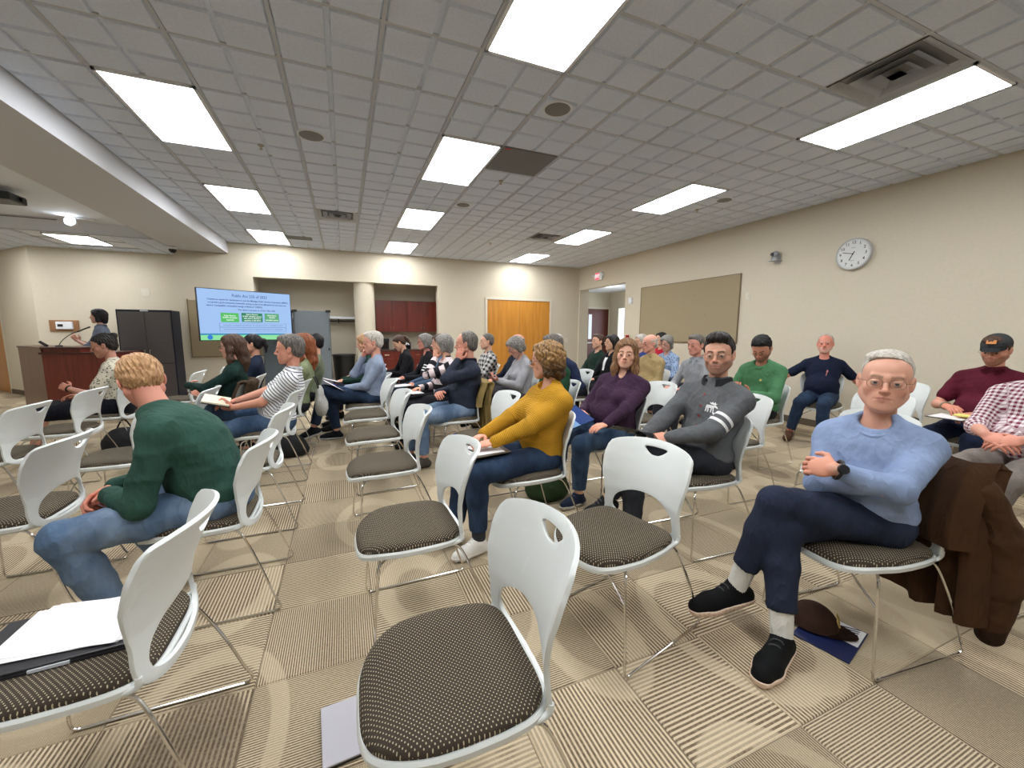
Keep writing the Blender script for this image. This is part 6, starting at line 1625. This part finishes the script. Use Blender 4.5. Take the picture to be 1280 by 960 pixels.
# ------------------------------------------------------------------ things held and laid down
def slab_thing(name, label, cat, loc, rz, size, mat, tilt=(0, 0), group=None, extra=None):
    t = thing(name, label, cat, loc, 0, group); t.rotation_euler = (tilt[0], tilt[1], rz)
    bm = B(); box(bm, -size[0]/2, size[0]/2, -size[1]/2, size[1]/2, 0, size[2], min(.002, size[2]*.3)); return t
def sheets(parent, w_, h_, n, z0, seed=0, mat=PAPER, jit=.012):
    rs = random.Random(seed)
    for i in range(n):
        bm = B(); add_box(bm, (rs.uniform(-jit, jit), rs.uniform(-jit, jit), z0+.0015*i), (w_, h_, .0012), rs.uniform(-.12, .12)); obj('sheet', bm, mat, parent)
def printed(parent, w_, h_, z, n=9, mat=None):
    mat = mat or plain('ink_grey', srgb(120, 120, 126), .8)
    bm = B(); rs = random.Random(n)
    for i in range(n):
        y = h_*.4-h_*.8*i/(n-1); L = w_*rs.uniform(.5, .8); add_box(bm, (-w_*.4+L/2, y, z), (L, h_*.012, .0004))
    obj('printed_lines', bm, mat, parent)
# laptop with papers on the lower left chair
x, y, fa, _ = CH['A0']
t = thing('laptop', 'closed dark laptop on the lower left chair under papers', 'laptop', (x-.03, y+.03, .482), math.radians(4))
bm = B(); box(bm, -.19, .19, -.13, .13, 0, .010, .003); obj('base', bm, plain('laptop_black', srgb(38, 38, 44), .35), t)
bm = B(); box(bm, -.19, .19, -.13, .13, .011, .018, .003); obj('lid', bm, plain('laptop_black', srgb(38, 38, 44), .35), t)
bm = B(); box(bm, -.04, .04, -.134, -.129, .004, .012); obj('latch', bm, GRID_C, t)
t = thing('paper_stack', 'white sheets of paper on the lower left chair', 'papers', (x-.025, y+.05, .501), math.radians(-4)); sheets(t, .29, .225, 4, .0, 2)
# laptop under the nearest chair
t = thing('laptop', 'closed silver laptop on the carpet under the nearest chair', 'laptop', (.03, 1.36, 0.0), math.radians(4))
bm = B(); box(bm, -.16, .16, -.115, .115, 0, .009, .003); obj('base', bm, BLACK, t)
bm = B(); box(bm, -.16, .16, -.115, .115, .009, .016, .003); obj('lid', bm, LAPT, t)
# clipboard of the mustard woman
def item_at(key, p, name, label, cat, drz=0, tilt=(0, 0, 0), group=None):
    t = thing(name, label, cat, pworld(key, p), 0, group)
    t.rotation_euler = Matrix.Rotation(prot(key)+drz, 3, 'Z').__matmul__(Matrix.Rotation(tilt[0], 3, 'X') @ Matrix.Rotation(tilt[1], 3, 'Y')).to_euler(); return t
t = item_at('mustard', (-.02, .33, .625), 'clipboard', 'clipboard with printed paper on the lap of the mustard sweater woman', 'clipboard', 0, (-.05, 0, 0))
bm = B(); box(bm, -.13, .13, -.17, .17, 0, .005, .002); obj('board', bm, BASEB, t); sheets(t, .215, .28, 3, .0065, 3, jit=.004); printed(t, .19, .24, .0112, 14)
bm = B(); add_cyl(bm, (-.06, .04, .018), (.06, .07, .018), .0045, seg=10); obj('pen', bm, BLACK, t, True)
# booklet of the purple woman
t = item_at('purple', (-.13, .40, .71), 'booklet', 'dark blue glossy booklet held by the purple sweater woman', 'booklet', math.radians(15), (-.15, -.42, 0))
bm = B(); box(bm, -.11, .11, -.14, .14, 0, .006, .001); obj('cover', bm, plain('blue_gloss', srgb(36, 62, 120), .2), t)
bm = B(); box(bm, -.11, .11, .02, .10, .006, .0068); obj('cover_picture', bm, plain('pale_blue_print', srgb(120, 160, 206), .25), t)
# open magazine of the grey jacket man
t = item_at('grey', (.10, .33, .70), 'open_magazine', 'open dark glossy magazine held by the grey jacket man', 'magazine', math.radians(16), (.25, 0, 0))
for q in (-1, 1):
    bm = B(); pts = [(q*.20*i/10, .012+.030*math.sin(PI*min(1, i/8))*1.0) for i in range(11)]
    vs = [[bm.verts.new((x_, yy, z_)) for yy in (-.135, .135)] for x_, z_ in pts]
    for i in range(10): bm.faces.new((vs[i][0], vs[i+1][0], vs[i+1][1], vs[i][1]))
    bmesh.ops.solidify(bm, geom=bm.faces[:], thickness=.006); obj('page_block', bm, plain('dark_page', srgb(22, 22, 24), .15) if q < 0 else plain('photo_page', srgb(60, 58, 46), .2), t, True)
# notebook of the striped man
t = item_at('stripe', (-.02, .36, .75), 'notebook', 'open notebook with black cover held by the striped polo man', 'notebook', math.radians(10), (.28, -.1, 0))
bm = B(); box(bm, -.15, .15, -.11, .11, 0, .008, .002); obj('cover', bm, BLACK, t)
bm = B(); box(bm, -.14, -.003, -.10, .10, .008, .022, .002); box(bm, .003, .14, -.10, .10, .008, .020, .002); obj('pages', bm, CREAMP, t)
def clip(key, p, label, cat='notes', name='note_paper', drz=0, tilt=(0, 0, 0), sz=(.21, .28), board=True):
    t = item_at(key, p, name, label, cat, drz, tilt)
    if board: bm = B(); box(bm, -sz[0]/2-.01, sz[0]/2+.01, -sz[1]/2-.01, sz[1]/2+.01, 0, .006, .002); obj('backing_board', bm, BLACK, t)
    sheets(t, sz[0], sz[1], 2, .0075, 5, jit=.003); return t
clip('lightblue', (-.06, .34, .70), 'notepad on the raised thigh of the light blue sweater man', tilt=(.55, 0, 0), drz=.1)
clip('writer', (0, .36, .66), 'sheets on the lap of the black cardigan woman'); clip('sleeves', (0, .36, .66), 'notepad on the lap of the person with white sleeve stripes')
clip('stripehair', (-.02, .38, .645), 'large white sheet on the lap of the denim shirt woman', drz=.3); clip('stripes', (-.04, .36, .64), 'small folder with blue print on the lap of the striped sweater woman')
clip('blondw', (0, .38, .68), 'dark tablet sheet on the lap of the blond woman', drz=.2, tilt=(.3, 0, 0)); clip('sweatergrey', (0, .36, .66), 'white note pages of the light grey sweater man')
clip('cap', (.02, .36, .66), 'papers on the lap of the man with the cap'); clip('darkgreen', (0, .40, .63), 'small pad on the knees of the dark green sweater woman', sz=(.12, .16))
t = item_at('cap', (-.06, .38, .69), 'sticky_pad', 'yellow sticky note pad on the papers of the man with the cap', 'notepad'); bm = B(); box(bm, -.05, .05, -.05, .05, 0, .012, .001); obj('pad', bm, plain('yellow_pad', srgb(226, 214, 120), .8), t)
for key, lab in (('green', 'dark phone in the hands of the bright green pullover man'), ('curly', 'dark phone held by the curly haired woman'), ('plaid', 'dark phone held by the checked flannel person')):
    d = PEOPLE[key]; p = (np.asarray(d['A'][-1]['W'])+np.asarray(d['A'][1]['W']))/2+np.array([0, .07, .045])
    t = item_at(key, p, 'mobile_phone', lab, 'phone', 0, (.9, 0, 0)); bm = B(); box(bm, -.038, .038, -.075, .075, 0, .009, .003); obj('phone_body', bm, BLACK, t); bm = B(); box(bm, -.034, .034, -.068, .068, .009, .0096); obj('phone_screen', bm, plain('phone_glass', srgb(20, 24, 32), .08), t)
# pen of the light blue man
t = item_at('lightblue', (-.02, .31, .70), 'pen', 'blue pen in the hand of the light blue sweater man', 'pen', .6, (.5, 0, 0)); bm = B(); add_cyl(bm, (0, -.07, 0), (0, .07, 0), .005, seg=10); obj('pen_barrel', bm, plain('pen_blue', srgb(40, 60, 190), .3), t, True)

# bags and things on the floor
def soft_bag(name, label, loc, rz, r, mat, seed, strap=None, cat='bag'):
    t = thing(name, label, cat, loc, rz); g = SDF()
    g.ell((0, 0, r[2]*.95), r, k=.03).ell((.02, 0, r[2]*.5), (r[0]*1.02, r[1]*1.05, r[2]*.55), k=.05); g.cut((0, 0, .002), (0, 0, -1)); g.noise = folds(.010, 14, seed)
    link('bag_body', np_mesh('bag_body', *g.build(.010), mat), t)
    if strap: bm = B(); add_tube(bm, catmull(strap, 6), .008, 6, flat=None); obj('strap', bm, mat, t, True)
    return t
soft_bag('green_bag', 'dark green soft bag on the floor beside the mustard woman', (1.50, 2.86, 0), .2, (.19, .13, .13), cloth('bag_green', srgb(48, 66, 40)), 2, [(-.12, 0, .2), (-.05, -.02, .34), (.06, -.02, .34), (.12, 0, .2)])
soft_bag('backpack', 'black backpack on the floor under the chair of the bun haired woman', (-2.25, 5.55, 0), .3, (.18, .14, .17), BLACKC, 3, [(-.08, .1, .25), (0, .12, .4), (.08, .1, .25)], 'backpack')
soft_bag('backpack', 'black bag on the floor under the chair of the auburn haired woman', (-.60, 4.95, 0), .1, (.16, .12, .12), BLACKC, 4, [(-.08, 0, .2), (0, 0, .30), (.08, 0, .2)], 'backpack')
soft_bag('handbag', 'brown handbag beside the knees of the dark green sweater woman', (-1.50, 5.30, .0), .1, (.13, .10, .17), cloth('bag_brown', srgb(84, 66, 48)), 6, [(-.06, 0, .3), (0, 0, .42), (.06, 0, .3)])
soft_bag('blue_bag', 'bright blue cloth bag under the chair of the fleece man', (1.15, 4.35, 0), .1, (.14, .12, .12), cloth('bag_blue', srgb(30, 64, 140)), 7, None)
t = thing('blue_ball', 'small bright blue round object on the carpet behind the grey jacket man', 'bottle', (3.00, 2.75, .0)); bm = B(); add_tube(bm, [(-.06, 0, .035), (-.04, 0, .035), (.03, 0, .035), (.05, 0, .035), (.07, 0, .035)], [.02, .034, .034, .02, .016], 16); obj('bottle_body', bm, plain('cyan_plastic', srgb(24, 142, 190), .3), t, True)
bm = B(); add_cyl(bm, (.07, 0, .035), (.085, 0, .035), .018, seg=14); obj('bottle_cap', bm, plain('cyan_dark', srgb(16, 90, 130), .3), t, True)
# tote hanging on the chair of the auburn woman
x, y, fa, _ = CH['A4']
t = thing('tote_bag', 'grey white cloth tote hanging on the chair of the auburn haired woman', 'bag', (x, y, 0), math.radians(fa-90)); g = SDF()
g.ell((0, -.40, .58), (.17, .045, .17), k=.03).ell((0, -.42, .50), (.15, .06, .11), k=.05); g.noise = folds(.010, 18, 9); link('bag_body', np_mesh('bag_body', *g.build(.010), cloth('tote', srgb(176, 176, 170))), t)
bm = B()
for q in (-.09, .09): add_tube(bm, catmull([(q, -.40, .70), (q*.8, -.37, .82), (q*.7, -.34, .855), (q*.8, -.31, .82)], 5), .008, 6)
obj('strap', bm, BLACK, t, True)
# baseball cap and magazine under the old man's chair
t = thing('floor_magazine', 'dark blue and white magazine on the carpet under the old man', 'magazine', (2.0, 1.0, 0), math.radians(14))
bm = B(); box(bm, -.14, .14, -.105, .105, 0, .006, .001); obj('cover', bm, plain('navy_print', srgb(26, 36, 78), .4), t)
bm = B(); box(bm, -.005, .135, -.10, .02, .006, .0065); obj('printed_panel', bm, W_PRINT, t)
bm = B()
for i in range(6): add_box(bm, (.03+.017*i, -.04, .0068), (.007, .09, .0006), .5)
obj('printed_stripes', bm, plain('navy_print', srgb(26, 36, 78), .4), t)
t = thing('baseball_cap', 'dark brown baseball cap with gold lettering on the floor magazine', 'cap', (1.99, 1.07, .008), math.radians(-150)); bm = B(); rings = []
for i in range(8):
    tt = i/7*PI/2; rings.append([bm.verts.new((.088*math.cos(tt)*math.sin(a), .098*math.cos(tt)*math.cos(a), .010+.095*math.sin(tt))) for a in [2*PI*j/28 for j in range(28)]])
for a, b in zip(rings, rings[1:]):
    for j in range(28): bm.faces.new((a[j], a[(j+1) % 28], b[(j+1) % 28], b[j]))
bmesh.ops.remove_doubles(bm, verts=bm.verts, dist=.0005); capm = cloth('cap_brown', srgb(58, 38, 30)); obj('crown', bm, capm, t, True)
bm = B(); a1 = []; a2 = []
for j in range(13):
    a = -1.05+2.1*j/12; a1.append(bm.verts.new((.088*math.sin(a), .098*math.cos(a), .014))); a2.append(bm.verts.new((.085*math.sin(a), .098*math.cos(a)+.07*math.cos(a*1.35), .006)))
for j in range(12): bm.faces.new((a1[j], a1[j+1], a2[j+1], a2[j]))
bmesh.ops.solidify(bm, geom=bm.faces[:], thickness=.004); obj('brim', bm, capm, t, True)
o = text_obj('gold_lettering', 'CAT', .045, plain('gold_thread', srgb(190, 160, 90), .5), t, (0, .092, .055), (1.15, 0, PI), bold=.001, extrude=.002)
